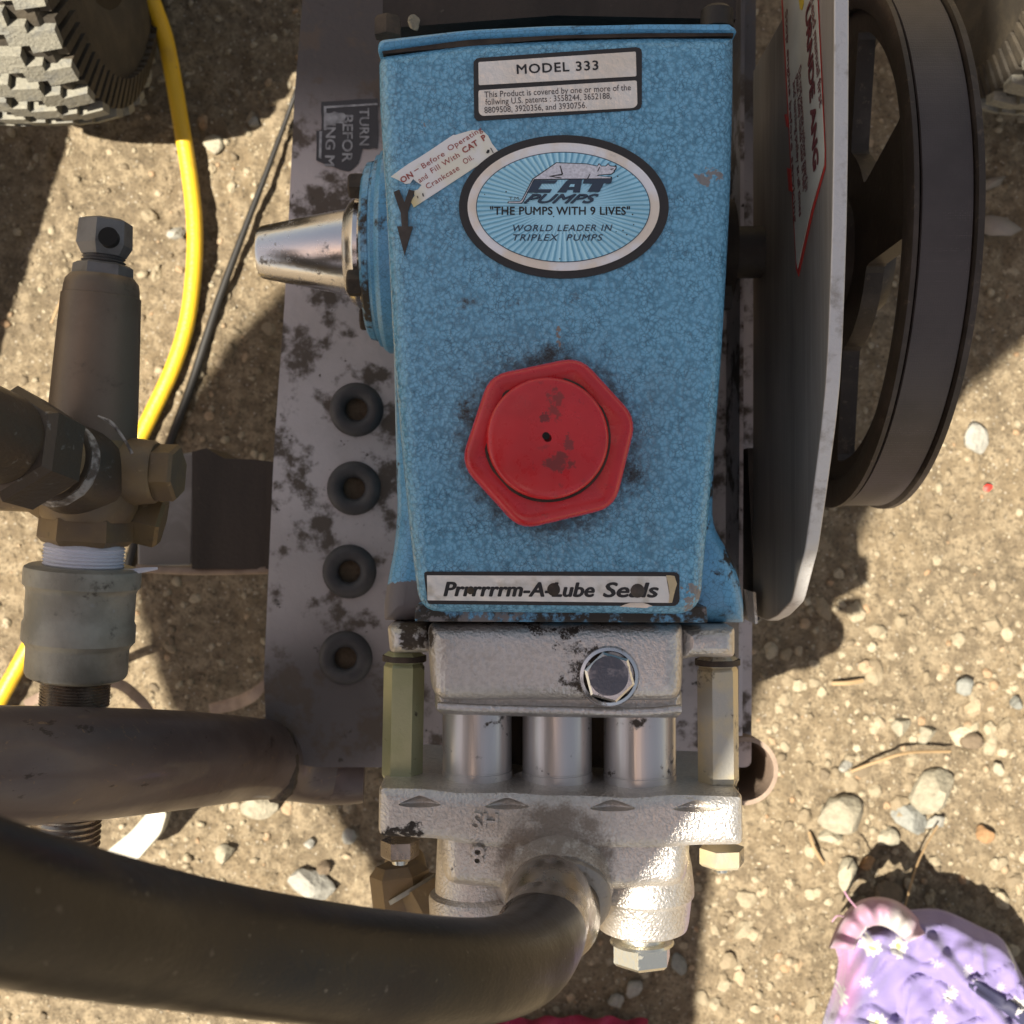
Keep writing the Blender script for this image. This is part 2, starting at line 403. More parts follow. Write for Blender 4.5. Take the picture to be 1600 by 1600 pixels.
# brass covered in dirt, galvanised iron
n = N('dirty_brass', (.22, .15, .07), .5, .35); n.mix(n.ramp(n.noise(40, 6), .35, .7), (.15, .108, .070)); n.mix(n.ramp(n.noise(300, 4), .5, .8, 0, .3), (.24, .18, .11)); n.grime(.26, 70, (.06, .045, .03), .08); n.mix(n.ramp(n.noise(260, 6, .75), .63, .68, 0, .6), (.36, .27, .15)); n.bump(n.noise(250, 6, .7), .0004, .5); M['brass'] = n.m
n = N('sooty_brass_sleeve', (.175, .130, .090), .42, .35); n.mix(n.ramp(n.noise(22, 6), .35, .7), (.125, .092, .062)); n.mix(n.ramp(n.noise(500, 3), .5, .8, 0, .25), (.2, .16, .12)); n.grime(.24, 50, (.07, .052, .036), .10); n.bump(n.noise(300, 6, .7), .0003, .5); M['sleeve'] = n.m
n = N('galvanised_iron', (.38, .36, .30), .55, .45); n.mix(n.ramp(n.noise(50, 6), .35, .65), (.25, .235, .19)); n.grime(.33, 80, (.07, .06, .045), .06); n.bump(n.noise(500, 5), .0004, .6)
n.mix(n.ramp(n.noise(90, 4), .66, .75, 0, .5), (.4, .42, .44)); M['galv'] = n.m
n = N('black_fitting', (.085, .062, .042), .45, .4); n.mix(n.ramp(n.noise(60, 5), .4, .7), (.075, .06, .045)); n.mix(n.ramp(n.noise(140, 5, dist=1.5), .63, .70, 0, .5), (.25, .24, .22)); n.bump(n.noise(400, 4), .0003); M['fitting'] = n.m
n = N('thread_tape', (.74, .74, .80), .45); n.bump(n.noise(900, 3), .0002); n.mix(n.ramp(n.noise(300, 4), .6, .8, 0, .3), (.5, .48, .5)); M['tape'] = n.m
n = N('grubby_tape', (.34, .31, .28), .6); n.mix(n.ramp(n.noise(200, 5), .4, .6), (.09, .07, .055)); n.bump(n.noise(600, 4), .0005); M['tape_dirty'] = n.m
n = N('grey_steel_nut', (.20, .19, .18), .5, .6); n.mix(n.ramp(n.noise(80, 5), .4, .7), (.13, .12, .11)); n.bump(n.noise(600, 4), .0003, .6); M['nut'] = n.m
# frame
n = N('grey_painted_bed', (.50, .45, .44), .5, .2)
n.mix(n.ramp(n.noise(14, 5), .4, .65, 0, .6), (.33, .295, .28))
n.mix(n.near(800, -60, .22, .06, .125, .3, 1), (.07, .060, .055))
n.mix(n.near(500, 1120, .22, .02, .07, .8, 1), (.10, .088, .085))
n.grime(.47, 40, (.095, .072, .055), .05, None, .4, 150); n.grime(.26, 120, (.05, .04, .032), .03); n.bump(n.noise(300, 4), .0003); M['bed'] = n.m
n = N('brown_painted_tube', (.088, .064, .060), .36, .25, Coat_Weight=.15)
n.mix(n.ramp(n.noise(16, 5, sc=(.4, 2, 1)), .4, .7), (.125, .098, .092)); n.mixr(n.ramp(n.noise(30, 5), .3, .7), .55)
n.grime(.20, 70, (.035, .022, .014), .02, None, .4, 300); n.mix(n.ramp(n.noise(130, 6, .7, dist=1.5, sc=(.6, 1.5, 1)), .62, .66, 0, .8), (.20, .13, .075)); n.mix(n.ramp(n.noise(70, 6, .7, sc=(.4, 2, 1)), .62, .66, 0, .8), (.03, .018, .012)); n.bump(n.noise(240, 5), .0003, .6); M['tube'] = n.m
n = N('rusty_tan_tube', (.26, .19, .14), .6, .1); n.mix(n.ramp(n.noise(60, 5), .4, .7), (.16, .11, .08)); n.bump(n.noise(400, 4), .0003); M['socket'] = n.m
n = N('grommet_rubber', (.045, .040, .040), .6); n.mix(n.ramp(n.noise(80, 5), .4, .7), (.075, .066, .062)); n.bump(n.noise(700, 4), .0002); M['grommet'] = n.m
n = N('black_rubber_hose', (.009, .0075, .0065), .31, 0, Specular_IOR_Level=.34); n.mix(n.ramp(n.noise(20, 5), .35, .75), (.030, .022, .015)); n.mix(n.ramp(n.noise(260, 5), .68, .72, 0, .35), (.14, .12, .1)); n.mixr(n.ramp(n.noise(40, 5), .4, .7), .55)
n.mix(n.ramp(n.noise(520, 4), .70, .73, 0, .6), (.20, .18, .15)); n.mix(n.ramp(n.noise(160, 6, .7, sc=(.3, 2.5, 1)), .60, .70, 0, .35), (.07, .055, .042)); n.bump(n.noise(150, 6, .7), .0005, .5); n.bump(n.noise(900, 3), .00010); M['hose'] = n.m
n = N('dull_steel_ferrule', (.40, .35, .30), .24, .9); n.mix(n.ramp(n.noise(40, 5, sc=(1, .5, 1)), .35, .7), (.16, .13, .10)); n.bump(n.noise(300, 5), .0002); n.mixr(n.ramp(n.noise(100, 5), .45, .7), .42); M['ferrule'] = n.m
n = N('crimp_collar', (.30, .27, .24), .45, .6); n.grime(.4, 100, (.12, .085, .055), .08); n.bump(n.noise(400, 4), .0003); M['collar'] = n.m
# guard, pulley
n = N('aluminium_guard_face', (.34, .30, .26), .42, .3)
n.mix(n.ramp(n.noise(30, 5, sc=(1, .2, 1.0)), .35, .65), (.22, .19, .155)); n.mix(n.ramp(n.noise(200, 4, sc=(1, .06, 2)), .5, .7, 0, .5), (.42, .38, .33)); n.bump(n.noise(400, 4, sc=(1, .1, 1)), .0002); M['guard'] = n.m
n = N('aluminium_guard_edge', (.58, .57, .56), .5, .5); n.grime(.36, 90, (.26, .23, .20), .12); n.bump(n.noise(700, 4), .0003); M['guard_edge'] = n.m
n = N('black_pulley_iron', (.030, .022, .016), .5, .2); n.mix(n.ramp(n.noise(70, 5), .45, .7), (.05, .038, .03)); n.mix(n.ramp(n.noise(260, 6, .75), .58, .66, 0, .6), (.11, .08, .055)); n.bump(n.noise(300, 5, .7), .0004, .6); M['pulley'] = n.m
n = N('woven_belt', (.050, .040, .038), .5)
wv1 = n.nd('ShaderNodeTexChecker'); 
n.mix(n.ramp(n.noise(45, 5), .4, .7), (.036, .028, .026)); n.bump(n.vor(1100, 'F1', rand=.3), .0002, .5)
n.mix(n.math('MULTIPLY', n.ramp(n.vor(1100, 'F1', rand=.25), .22, .05), n.ramp(n.noise(26, 3), .52, .66)), (.17, .15, .14)); M['belt'] = n.m
n = N('guard_label_paper', (.50, .48, .41), .45); n.mix(n.ramp(n.noise(30, 5), .4, .7), (.40, .38, .32)); M['glabel'] = n.m
M['label_red'] = simple('label_red', (.50, .03, .02), .5).m
M['label_maroon'] = simple('label_maroon', (.16, .035, .035), .5, v=.4, scale=900).m
M['label_yellow'] = simple('label_yellow', (.55, .38, .03), .5).m
# decals
n = N('silver_foil', (.86, .81, .74), .27, .35); n.bump(n.noise(330, 3, .5), .0009, .55); n.mix(n.ramp(n.noise(25, 3), .35, .65), (.78, .68, .55)); n.mix(n.ramp(n.noise(1400, 3), .72, .76, 0, .6), (.1, .08, .06)); M['foil'] = n.m
n = N('silver_foil_seals', (.84, .83, .78), .27, .3); n.bump(n.noise(260, 3, .5), .0006, .5); n.mix(n.ramp(n.noise(90, 4), .55, .7, 0, .5), (.42, .37, .25)); M['foil2'] = n.m
n = N('black_decal_border', (.022, .020, .020), .45); n.mix(n.ramp(n.noise(300, 4), .6, .8, 0, .4), (.09, .08, .07)); n.bump(n.noise(500, 4), .0002); M['border'] = n.m
n = N('badge_ring_foil', (.86, .85, .86), .3, .3); n.mix(n.ramp(n.noise(60, 4), .4, .6), (.82, .72, .60)); n.grime(.22, 150, (.55, .50, .45), .08); n.bump(n.noise(400, 3), .0002); M['badge_ring'] = n.m
n = N('badge_blue_foil', (.42, .76, .92), .28, .4)
cc = W(880, 323, ZB); sp = n.nd('ShaderNodeSeparateXYZ'); n.lk(n.co, sp.inputs[0])
an = n.math('ARCTAN2', n.math('MULTIPLY', n.math('SUBTRACT', sp.outputs[1], cc.y), 1.5), n.math('SUBTRACT', sp.outputs[0], cc.x))
wob = n.math('MULTIPLY', n.noise(500, 2), 1.2)
ray = n.math('SINE', n.math('ADD', n.math('MULTIPLY', an, 74), wob))
far_ = n.near(880, 323, ZB, .007, .024, 1, 1.6); far_ = n.math('SUBTRACT', 1, far_)
n.mix(n.math('MULTIPLY', n.ramp(ray, .0, .9), n.math('MULTIPLY', far_, .8)), (.13, .38, .55)); n.bump(n.math('MULTIPLY', ray, far_), .0001, .8)
n.mix(n.ramp(n.noise(60, 5), .5, .8, 0, .4), (.18, .36, .44)); n.mix(n.ramp(n.vor(260, 'F1'), .09, .06), (.03, .035, .03)); M['badge_blue'] = n.m
M['ink'] = simple('black_print', (.016, .016, .018), .5).m
M['ink_navy'] = simple('navy_print', (.035, .06, .10), .5).m
M['ink_soft'] = simple('grey_print', (.10, .085, .08), .5, v=.5, scale=900).m
M['cat_silver'] = simple('silver_print', (.80, .80, .86), .4, .4, v=.3, scale=900).m
n = N('cream_sticker', (.84, .80, .66), .5); n.mix(n.ramp(n.noise(45, 4), .4, .6), (.84, .82, .80)); n.mix(n.ramp(n.noise(160, 5), .62, .75, 0, .5), (.62, .56, .32)); n.mix(n.near(640, 320, .4, .001, .008), (.66, .56, .28)); M['sticker'] = n.m
M['red_print'] = simple('faded_red_print', (.34, .08, .06), .55, v=.0, scale=900).m
n = N('brown_raised_mark', (.045, .034, .026), .6); n.mix(n.ramp(n.noise(300, 4), .4, .7), (.07, .055, .045)); M['mark'] = n.m
n = N('bed_sticker_black', (.030, .030, .033), .4); n.mix(n.ramp(n.noise(60, 5), .5, .8, 0, .6), (.07, .068, .07)); M['bsticker'] = n.m
M['bed_print'] = simple('worn_grey_print', (.36, .36, .37), .5, v=.5, scale=300).m
# ground & co
n = N('coarse_asphalt_dirt', (.178, .132, .076), .9)
n.mix(n.ramp(n.noise(9, 6), .35, .65), (.135, .102, .062)); n.mix(n.ramp(n.noise(90, 5, .7), .42, .62), (.25, .195, .122))
n.mix(n.ramp(n.noise(420, 4, .7), .52, .62, 0, .8), (.07, .052, .032)); n.mix(n.ramp(n.noise(230, 4), .64, .72, 0, .8), (.44, .37, .25))
n.mix(n.ramp(n.vor(160, 'F1'), .16, .08, 0, .7), (.40, .36, .29))
n.bump(n.noise(180, 6, .7), .004, .8); n.bump(n.noise(800, 3), .0012, .6); M['ground'] = n.m
n = N('pebble_mix', (.27, .22, .15), .8)
at = n.nd('ShaderNodeAttribute', attribute_name='tone'); cr = n.nd('ShaderNodeValToRGB'); n.lk(at.outputs['Fac'], cr.inputs[0])
e = cr.color_ramp.elements; e[0].color = (.12, .09, .055, 1); e[1].color = (.36, .31, .22, 1)
for p_, c_ in ((.3, (.20, .155, .095, 1)), (.6, (.27, .225, .15, 1)), (.85, (.31, .26, .175, 1)), (.97, (.27, .17, .09, 1))):
    q_ = cr.color_ramp.elements.new(p_); q_.color = c_
n.mix(1., cr.outputs[0]); n.mix(n.ramp(n.noise(500, 4), .5, .7, 0, .5), (.14, .11, .07)); n.bump(n.noise(700, 4), .0006); M['pebbles'] = n.m
def stone(nm, c):
    c = tuple(k*.64 for k in c)
    n = N(nm, c, .8); n.mix(n.ramp(n.noise(160, 5), .4, .7), tuple(k*.72 for k in c)); n.mix(n.ramp(n.noise(700, 3), .55, .75, 0, .5), tuple(k*.5 for k in c)); n.bump(n.noise(350, 5), .0015, .8); return n.m
M['st_pale'] = stone('pale_stone', (.45, .40, .29)); M['st_grey'] = stone('grey_stone', (.33, .33, .29)); M['st_brown'] = stone('brown_stone', (.22, .16, .10)); M['st_white'] = stone('white_stone', (.44, .42, .36)); M['st_orange'] = stone('orange_stone', (.42, .24, .11))
n = N('straw', (.27, .18, .09), .7); M['straw'] = n.m
n = N('dry_leaf', (.22, .19, .16), .7); M['leaf'] = n.m
n = N('yellow_cord', (.62, .38, .018), .42); n.mix(n.ramp(n.noise(60, 5), .5, .75, 0, .5), (.42, .25, .03)); n.grime(.25, 120, (.16, .11, .05), .05); n.bump(n.noise(500, 4), .0004); M['cord'] = n.m
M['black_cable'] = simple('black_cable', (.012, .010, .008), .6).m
n = N('dusty_tyre_tread', (.20, .188, .15), .85); n.mix(n.ramp(n.noise(110, 5), .45, .7), (.14, .138, .125)); n.mix(n.ramp(n.noise(500, 4), .5, .7, 0, .4), (.32, .30, .24)); n.bump(n.noise(500, 4), .0008); M['tread'] = n.m
n = N('tyre_rubber', (.030, .024, .017), .7); n.mix(n.ramp(n.noise(50, 5), .4, .7), (.055, .043, .028)); n.bump(n.noise(500, 4), .0005); M['tyre'] = n.m
n = N('wheel_rim_dark', (.035, .028, .02), .5, .3); n.mix(n.ramp(n.noise(60, 4), .4, .7), (.02, .015, .01)); M['rim'] = n.m
n = N('purple_daisy_cloth', (.175, .14, .30), .85, 0, Sheen_Weight=.2)
n.mix(n.near(1305, 1480, .06, .006, .028, 1.6, .5), (.36, .17, .31))
vv = n.nd('ShaderNodeTexVoronoi', feature='F1'); mp = n.nd('ShaderNodeMapping'); mp.inputs['Scale'].default_value = (1, 1, 0); n.lk(n.co, mp.inputs[0]); n.lk(mp.outputs[0], vv.inputs['Vector']); vv.inputs['Scale'].default_value = 50; vv.inputs['Randomness'].default_value = .75
loc = n.nd('ShaderNodeVectorMath', operation='SUBTRACT'); n.lk(mp.outputs[0], loc.inputs[0]); n.lk(vv.outputs['Position'], loc.inputs[1])
s2 = n.nd('ShaderNodeSeparateXYZ'); n.lk(loc.outputs[0], s2.inputs[0])
pa = n.math('ARCTAN2', s2.outputs[1], s2.outputs[0]); pet = n.math('MULTIPLY', n.math('SINE', n.math('MULTIPLY', pa, 10)), .045)
dd = n.math('ADD', vv.outputs['Distance'], pet)
n.mix(n.ramp(dd, .30, .25), (.42, .41, .39)); n.mix(n.ramp(vv.outputs['Distance'], .10, .07), (.42, .38, .12))
n.mix(n.ramp(n.noise(350, 4), .66, .72, 0, .5), (.13, .11, .22)); n.bump(n.noise(90, 5, sc=(1, 2.2, 1)), .0010, .6); n.bump(n.noise(1500, 2), .0002, .4); M['cloth'] = n.m
n = N('pink_cloth_lining', (.34, .18, .26), .8, 0, Sheen_Weight=.2); n.mix(n.near(1390, 1435, .07, .003, .016), (.40, .37, .35)); n.bump(n.noise(150, 4), .001, .6); M['lining'] = n.m
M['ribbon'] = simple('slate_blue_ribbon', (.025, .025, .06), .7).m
M['magenta'] = simple('magenta_cloth', (.34, .02, .07), .7, bump=.002, bs=90).m
n = N('white_strip', (.30, .28, .22), .5); n.mix(n.ramp(n.noise(80, 5), .45, .7), (.27, .25, .2)); M['strip'] = n.m
n = N('clear_scuffed_plastic', (.15, .14, .13), .35); n.mix(n.ramp(n.noise(50, 5, dist=1), .5, .7), (.21, .20, .19)); M['plastic'] = n.m
n = N('dark_box_steel', (.040, .028, .020), .6, .2); n.mix(n.ramp(n.noise(40, 5, sc=(1, .2, 1)), .35, .7), (.022, .015, .010)); n.mix(n.ramp(n.noise(200, 5), .66, .75, 0, .5), (.12, .1, .08)); n.bump(n.noise(400, 4), .0003); M['box'] = n.m
M['shirt'] = simple('dark_shirt', (.03, .03, .035), .9).m; M['skin'] = simple('skin', (.42, .24, .16), .55).m; M['phone'] = simple('phone_black', (.02, .02, .02), .3).m
M['trousers'] = simple('work_trousers', (.05, .06, .09), .9).m; M['hair'] = simple('brown_hair', (.03, .02, .012), .7).m

# ------------------------------------------------------------------ ground
def vnoise(x, y, f, seed):
    """smooth value noise on a lattice of frequency f"""
    r = np.random.default_rng(seed); T = r.random((256, 256))
    u, v = x*f, y*f; i, j = np.floor(u).astype(int), np.floor(v).astype(int)
    a, b = u-i, v-j; a = a*a*(3-2*a); b = b*b*(3-2*b)
    g = lambda p, q: T[p % 256, q % 256]
    return (g(i, j)*(1-a)+g(i+1, j)*a)*(1-b)+(g(i, j+1)*(1-a)+g(i+1, j+1)*a)*b-.5
def gheight(x, y):
    fade = np.clip(1.6-np.hypot(x, y), .0, 1)
    return (vnoise(x, y, 9, 1)*.010+vnoise(x, y, 34, 2)*.0045+vnoise(x, y, 110, 3)*.0034*fade+vnoise(x, y, 240, 4)*.0024*fade)-.002
inner = np.arange(-.52, .5201, .002); g = []; s_ = .0025; p_ = .52
while p_ < 60: p_ += s_; s_ *= 1.13; g.append(p_)
ax_ = np.concatenate([-np.array(g)[::-1], inner, np.array(g)]); nn_ = len(ax_)
X, Y = np.meshgrid(ax_, ax_, indexing='ij'); Z = gheight(X, Y)
me = bpy.data.meshes.new('ground'); me.vertices.add(nn_*nn_); me.vertices.foreach_set('co', np.stack([X, Y, Z], -1).astype(np.float32).ravel())
idx = np.arange(nn_*nn_).reshape(nn_, nn_)
q = np.stack([idx[:-1, :-1], idx[1:, :-1], idx[1:, 1:], idx[:-1, 1:]], -1).reshape(-1, 4)
me.loops.add(q.size); me.loops.foreach_set('vertex_index', q.ravel().astype(np.int32))
me.polygons.add(len(q)); me.polygons.foreach_set('loop_start', np.arange(0, q.size, 4, dtype=np.int32))
me.update(calc_edges=True); me.polygons.foreach_set('use_smooth', np.ones(len(q), dtype=bool))
tag(link('ground', me, M['ground'], None, 0), kind='structure')
# loose gravel, one mesh
def gravel(name, num, x0, x1, y0, y1, rmin, rmax, seed, sub=1):
    bm = bmesh.new(); bmesh.ops.create_icosphere(bm, subdivisions=sub, radius=1)
    V = np.array([v.co[:] for v in bm.verts]); Fc = np.array([[v.index for v in f.verts] for f in bm.faces]); bm.free()
    r = np.random.default_rng(seed); nv = len(V)
    c = np.stack([r.uniform(x0, x1, num), r.uniform(y0, y1, num)], -1)
    R = rmin*(rmax/rmin)**(r.random(num)**2.6)
    sc_ = np.stack([R*r.uniform(.7, 1.35, num), R*r.uniform(.7, 1.2, num), R*r.uniform(.45, .8, num)], -1)
    P = V[None]*(1+r.uniform(-.22, .22, (num, nv, 1)))*sc_[:, None]
    a = r.uniform(0, 6.28, num); ca, sa = np.cos(a)[:, None], np.sin(a)[:, None]
    x = P[..., 0]*ca-P[..., 1]*sa; y = P[..., 0]*sa+P[..., 1]*ca
    z = P[..., 2]+gheight(c[:, 0], c[:, 1])[:, None]+(R*.02)[:, None]
    P = np.stack([x+c[:, :1], y+c[:, 1:], z], -1)
    me = bpy.data.meshes.new(name); me.vertices.add(num*nv); me.vertices.foreach_set('co', P.astype(np.float32).ravel())
    fc = (Fc[None]+(np.arange(num)*nv)[:, None, None]).reshape(-1, 3)
    me.loops.add(fc.size); me.loops.foreach_set('vertex_index', fc.ravel().astype(np.int32))
    me.polygons.add(len(fc)); me.polygons.foreach_set('loop_start', np.arange(0, fc.size, 3, dtype=np.int32)); me.update(calc_edges=True)
    t = me.attributes.new('tone', 'FLOAT', 'POINT'); t.data.foreach_set('value', np.repeat(r.random(num), nv).astype(np.float32))
    me.polygons.foreach_set('use_smooth', np.ones(len(fc), dtype=bool))
    if sub > 1: me.polygons.foreach_set('use_smooth', np.zeros(len(fc), dtype=bool))
    return link(name, me, M['pebbles'], None, 0)
tag(gravel('gravel', 14000, -.52, .52, -.52, .52, .0008, .0038, 11), 'loose fine gravel and grit scattered over the sunlit dirt', 'gravel', kind='stuff')
gr3 = gravel('coarse_gravel', 420, .12, .37, -.38, -.04, .0022, .0070, 13, 2)
tag(gr3, 'coarser loose gravel scattered in the sunlit dirt right of the pump head', 'gravel', kind='stuff')
gr2 = gravel('coarse_gravel', 700, -.50, .50, -.50, .50, .0028, .0065, 12, 2)
tag(gr2, 'coarser loose stones scattered thinly over the dirt', 'gravel', kind='stuff')

def gz(px, py):
    p = W(px, py, 0); return float(gheight(np.array([p.x]), np.array([p.y]))[0])
def add_stone(px, py, wpx, hpx, zh, m, label, seed, rz=0):
    p = W(px, py, .005); o = blob('stone', Vector((0, 0, 0)), (L(wpx/2, 0)*1.02, L(hpx/2, 0)*1.02, zh), M[m], None, 3, .1, seed, rz)
    o.location = (p.x, p.y, gz(px, py)+zh*.35); tag(o, label, 'stone', 'stones lying on the dirt')
ST = [
 (1310, 1268, 78, 66, .013, 'st_pale', 'large pale angular stone lying left of the biggest pair right of the pump head', 3, -.2),
 (1463, 1240, 80, 70, .014, 'st_pale', 'large pale wedge-shaped stone right of the pump, above the purple cloth', 15, .5),
 (1425, 1282, 62, 44, .008, 'st_grey', 'flat grey stone tucked below the pale wedge-shaped stone', 5, -.5),
 (1470, 1290, 44, 30, .006, 'st_white', 'small whitish flat stone beside the flat grey stone', 6, .4),
 (1520, 686, 46, 54, .011, 'st_white', 'lone rounded white stone on bare dirt right of the black pulley', 7, .2),
 (1508, 1075, 38, 34, .008, 'st_grey', 'pale grey rounded stone near the right edge, level with the chrome plug', 8, .3),
 (1410, 1137, 34, 34, .008, 'st_pale', 'small round pale stone at the left of the row above the dry stalk', 9, 0),
 (1452, 1150, 36, 30, .007, 'st_pale', 'small tan stone in the middle of the row above the dry stalk', 10, .4),
 (1522, 1160, 42, 28, .008, 'st_brown', 'brown stone at the right of the row above the dry stalk', 11, -.2),
 (1320, 1196, 26, 24, .006, 'st_white', 'small white stone touching the left end of the dry stalk', 12, 0),
 (1296, 1306, 44, 22, .006, 'st_pale', 'small flat tan stone just below the large angular stone', 13, .1),
 (1388, 1310, 42, 34, .006, 'st_pale', 'flat brownish tan stone left of the flat grey stone', 14, -.4),
 (1324, 1366, 32, 54, .008, 'st_pale', 'upright oval stone just above the pink hem of the cloth', 16, -.1),
 (1355, 1348, 26, 24, .006, 'st_orange', 'small orange tan stone at the rim of the cloth shadow', 17, 0),
 (1385, 1400, 56, 44, .008, 'st_brown', 'dull brown stone in the shadow behind the purple cloth', 18, 0),
 (1546, 1308, 32, 30, .006, 'st_orange', 'rusty orange stone near the right edge above the cloth', 19, 0),
 (1568, 1204, 20, 30, .006, 'st_pale', 'narrow pale stone near the right edge of the dirt', 20, .1),
 (1593, 1102, 22, 26, .007, 'st_grey', 'round grey stone cut by the right edge of the picture', 21, 0),
 (405, 1258, 62, 46, .010, 'st_pale', 'broad pale stone at the underside of the brown frame tube', 22, .1),
 (480, 1388, 92, 52, .010, 'st_white', 'broad whitish stone just above the black hose', 23, -.2),
 (352, 1333, 36, 32, .009, 'st_pale', 'round pale stone between the frame tube and the hose', 24, .2),
 (500, 1366, 36, 30, .007, 'st_brown', 'dark brown square chip of stone above the black hose', 25, .6),
 (545, 1312, 26, 30, .006, 'st_white', 'small bluish white stone left of the pump head', 26, 0),
 (480, 1322, 18, 18, .006, 'st_white', 'tiny white pebble between the frame tube and the pump head', 27, 0),
 (962, 1570, 32, 26, .007, 'st_white', 'pale oval pebble, left one of the pair in shade below the bright plug', 28, .3),
 (992, 1552, 28, 34, .007, 'st_white', 'pale oval pebble, right one of the pair in shade below the bright plug', 29, -.3),
 (1064, 1512, 26, 36, .006, 'st_grey', 'grey pebble in shade just right of the bright hex plug', 30, .1),
 (330, 222, 34, 30, .006, 'st_pale', 'small tan stone right of the yellow cord in the upper left', 31, .1),
 (268, 362, 40, 24, .006, 'st_white', 'whitish stone lying just left of the yellow cord', 32, .3),
 (394, 186, 20, 18, .006, 'st_white', 'small white pebble beside the upper end of the thin black cable', 33, 0),
]
for (a, b, c_, d, e_, f_, g_, h_, i_) in ST: add_stone(a, b, c_, d, e_, f_, g_, h_, i_)
def stalk(name, pts, r, m, label, cat):
    o = tube(name, [W(x, y, z) for x, y, z in pts], r, M[m], None, 6, 6, True, 60); tag(o, label, cat); return o
stalk('dry_stalk', [(1330, 1205, .008), (1370, 1190, .014), (1420, 1176, .016), (1485, 1174, .008)], .0011, 'straw', 'long dry tan stalk arching over the dirt right of the pump', 'stalk')
stalk('dry_stalk', [(1300, 1068, .006), (1325, 1067, .008), (1348, 1063, .006)], .0016, 'straw', 'short pinkish stick lying right of the upper silver casting', 'stalk')
stalk('dry_stalk', [(1264, 1300, .006), (1272, 1325, .01), (1287, 1350, .006)], .0011, 'straw', 'short dry stalk lying left of the large angular stone', 'stalk')
stalk('dry_stalk', [(1412, 1425, .03), (1430, 1360, .02), (1445, 1325, .014), (1465, 1290, .008)], .0007, 'straw', 'thin pale stalk leaning from the purple cloth towards the stones', 'stalk')
stalk('dry_stalk', [(80, 505, .006), (95, 470, .008), (112, 440, .006)], .0009, 'straw', 'small dry stalk at the shadow edge on the left', 'stalk')
for k, (px, py, m_, lb) in enumerate([(1545, 762, 'label_red', 'scrap of red plastic on the dirt right of the pulley')]):
    tag(blob('red_scrap', W(px, py, .005), (.004, .003, .0015), M[m_], None, 2, .2, 50+k, .5), lb, 'scrap')
def leafm(name, pts, label):
    bm = bmesh.new(); z = .006
    vs = [bm.verts.new(W(x, y, z+.003*math.sin(i*1.7))) for i, (x, y) in enumerate(pts)]; c_ = bm.verts.new(W(sum(p[0] for p in pts)/len(pts), sum(p[1] for p in pts)/len(pts), z+.005))
    for i in range(len(vs)): bm.faces.new((vs[i], vs[(i+1) % len(vs)], c_))
    o = from_bm(name, bm, M['leaf'], None, 60); m = o.modifiers.new('thick', 'SOLIDIFY'); m.thickness = .0006; tag(o, label, 'leaf')
leafm('dry_leaf', [(1530, 338), (1548, 336), (1572, 340), (1598, 358), (1580, 368), (1545, 368), (1530, 360)], 'pointed grey leaf in the shade beside the pulley rim')
leafm('dry_leaf', [(1535, 282), (1550, 278), (1572, 275), (1562, 290), (1540, 298)], 'small curled leaf in the shade, above the pointed grey leaf')

# ------------------------------------------------------------------ machine frame: bed, tubes, bracket
bed_px = [(482, -90), (462, 150), (446, 480), (430, 700), (414, 1060), (418, 1150), (470, 1197), (1172, 1197), (1180, -90)]
fr = thing('machine_frame', W(800, 700, .215), 'grey steel bed with rubber grommets and a brown tube, carrying the blue pump', 'frame')
holes = [(557, 640), (553, 763), (546, 893), (540, 1028)]
bm = bmesh.new(); ZP = .22
def loop_edges(bm, pts):
    vs = [bm.verts.new(p) for p in pts]; return [bm.edges.new((vs[i], vs[(i+1) % len(vs)])) for i in range(len(vs))]
E = loop_edges(bm, [W(x, y, ZP) for x, y in roundpoly(bed_px, [0, 0, 0, 0, 0, 30, 30, 12, 0], 4)])
for hx, hy in holes:
    c_ = W(hx+3, hy, ZP); E += loop_edges(bm, [c_+Vector((math.cos(a)*.0085, math.sin(a)*.0085, 0)) for a in [2*PI*k/24 for k in range(24)]])
bmesh.ops.triangle_fill(bm, use_beauty=True, use_dissolve=False, edges=E)
bed = from_bm('bed_plate', bm, M['bed'], fr, 0)
m = bed.modifiers.new('thick', 'SOLIDIFY'); m.thickness = .006; m.offset = 0
for hx, hy in holes:
    c_ = W(hx, hy, ZP+.003); tr = []
    for k in range(17):
        a = 2*PI*(k % 16)/16; tr.append((math.sin(a)*.0042, .0098+math.cos(a)*.0042))
    lathe('grommet', c_, (0, 0, 1), tr, M['grommet'], fr, 32)
for hx, hy in holes: lathe('hole_plug', W(hx+5, hy, .2165), (0, 0, 1), [(0, .0086), (.002, .0086), (.0025, .007), (.0025, 0)], M['st_brown'], fr, 20)
# downturned edge on the right of the bed
prism('bed_edge_strip', [(1158, -90), (1164, -90), (1160, 1150), (1154, 1150)], .225, .262, M['bed'], fr)
# cross tube bent towards the viewer on the left
tube('cross_tube', [W(570, 1203, .188), W(540, 1202, .189), W(500, 1198, .192), (W(410, 1186, .222)), W(270, 1188, .325), W(120, 1194, .388), W(-40, 1197, .420), W(-300, 1200, .46)],
     [.0175, .0190, .0198, .0205, .0213, .0215, .0215, .0215], M['tube'], fr, 40, 10)
o = lathe('weld_bead', W(428, 1186, .2135), (1, 0, -.75), [(-.0035, .0195), (-.002, .0222), (.001, .0226), (.0035, .0215), (.0045, .0195), (-.0035, .0195)], M['grime'], fr, 60, wob=.03)
# open tube sockets
so_c = W(1164, 1205, .235)
lathe('tube_socket', so_c, (.10, 0, 1), [(-.09, .0150), (0, .0150), (0, .0173), (-.09, .0173), (-.09, .0150)], M['socket'], fr, 40)
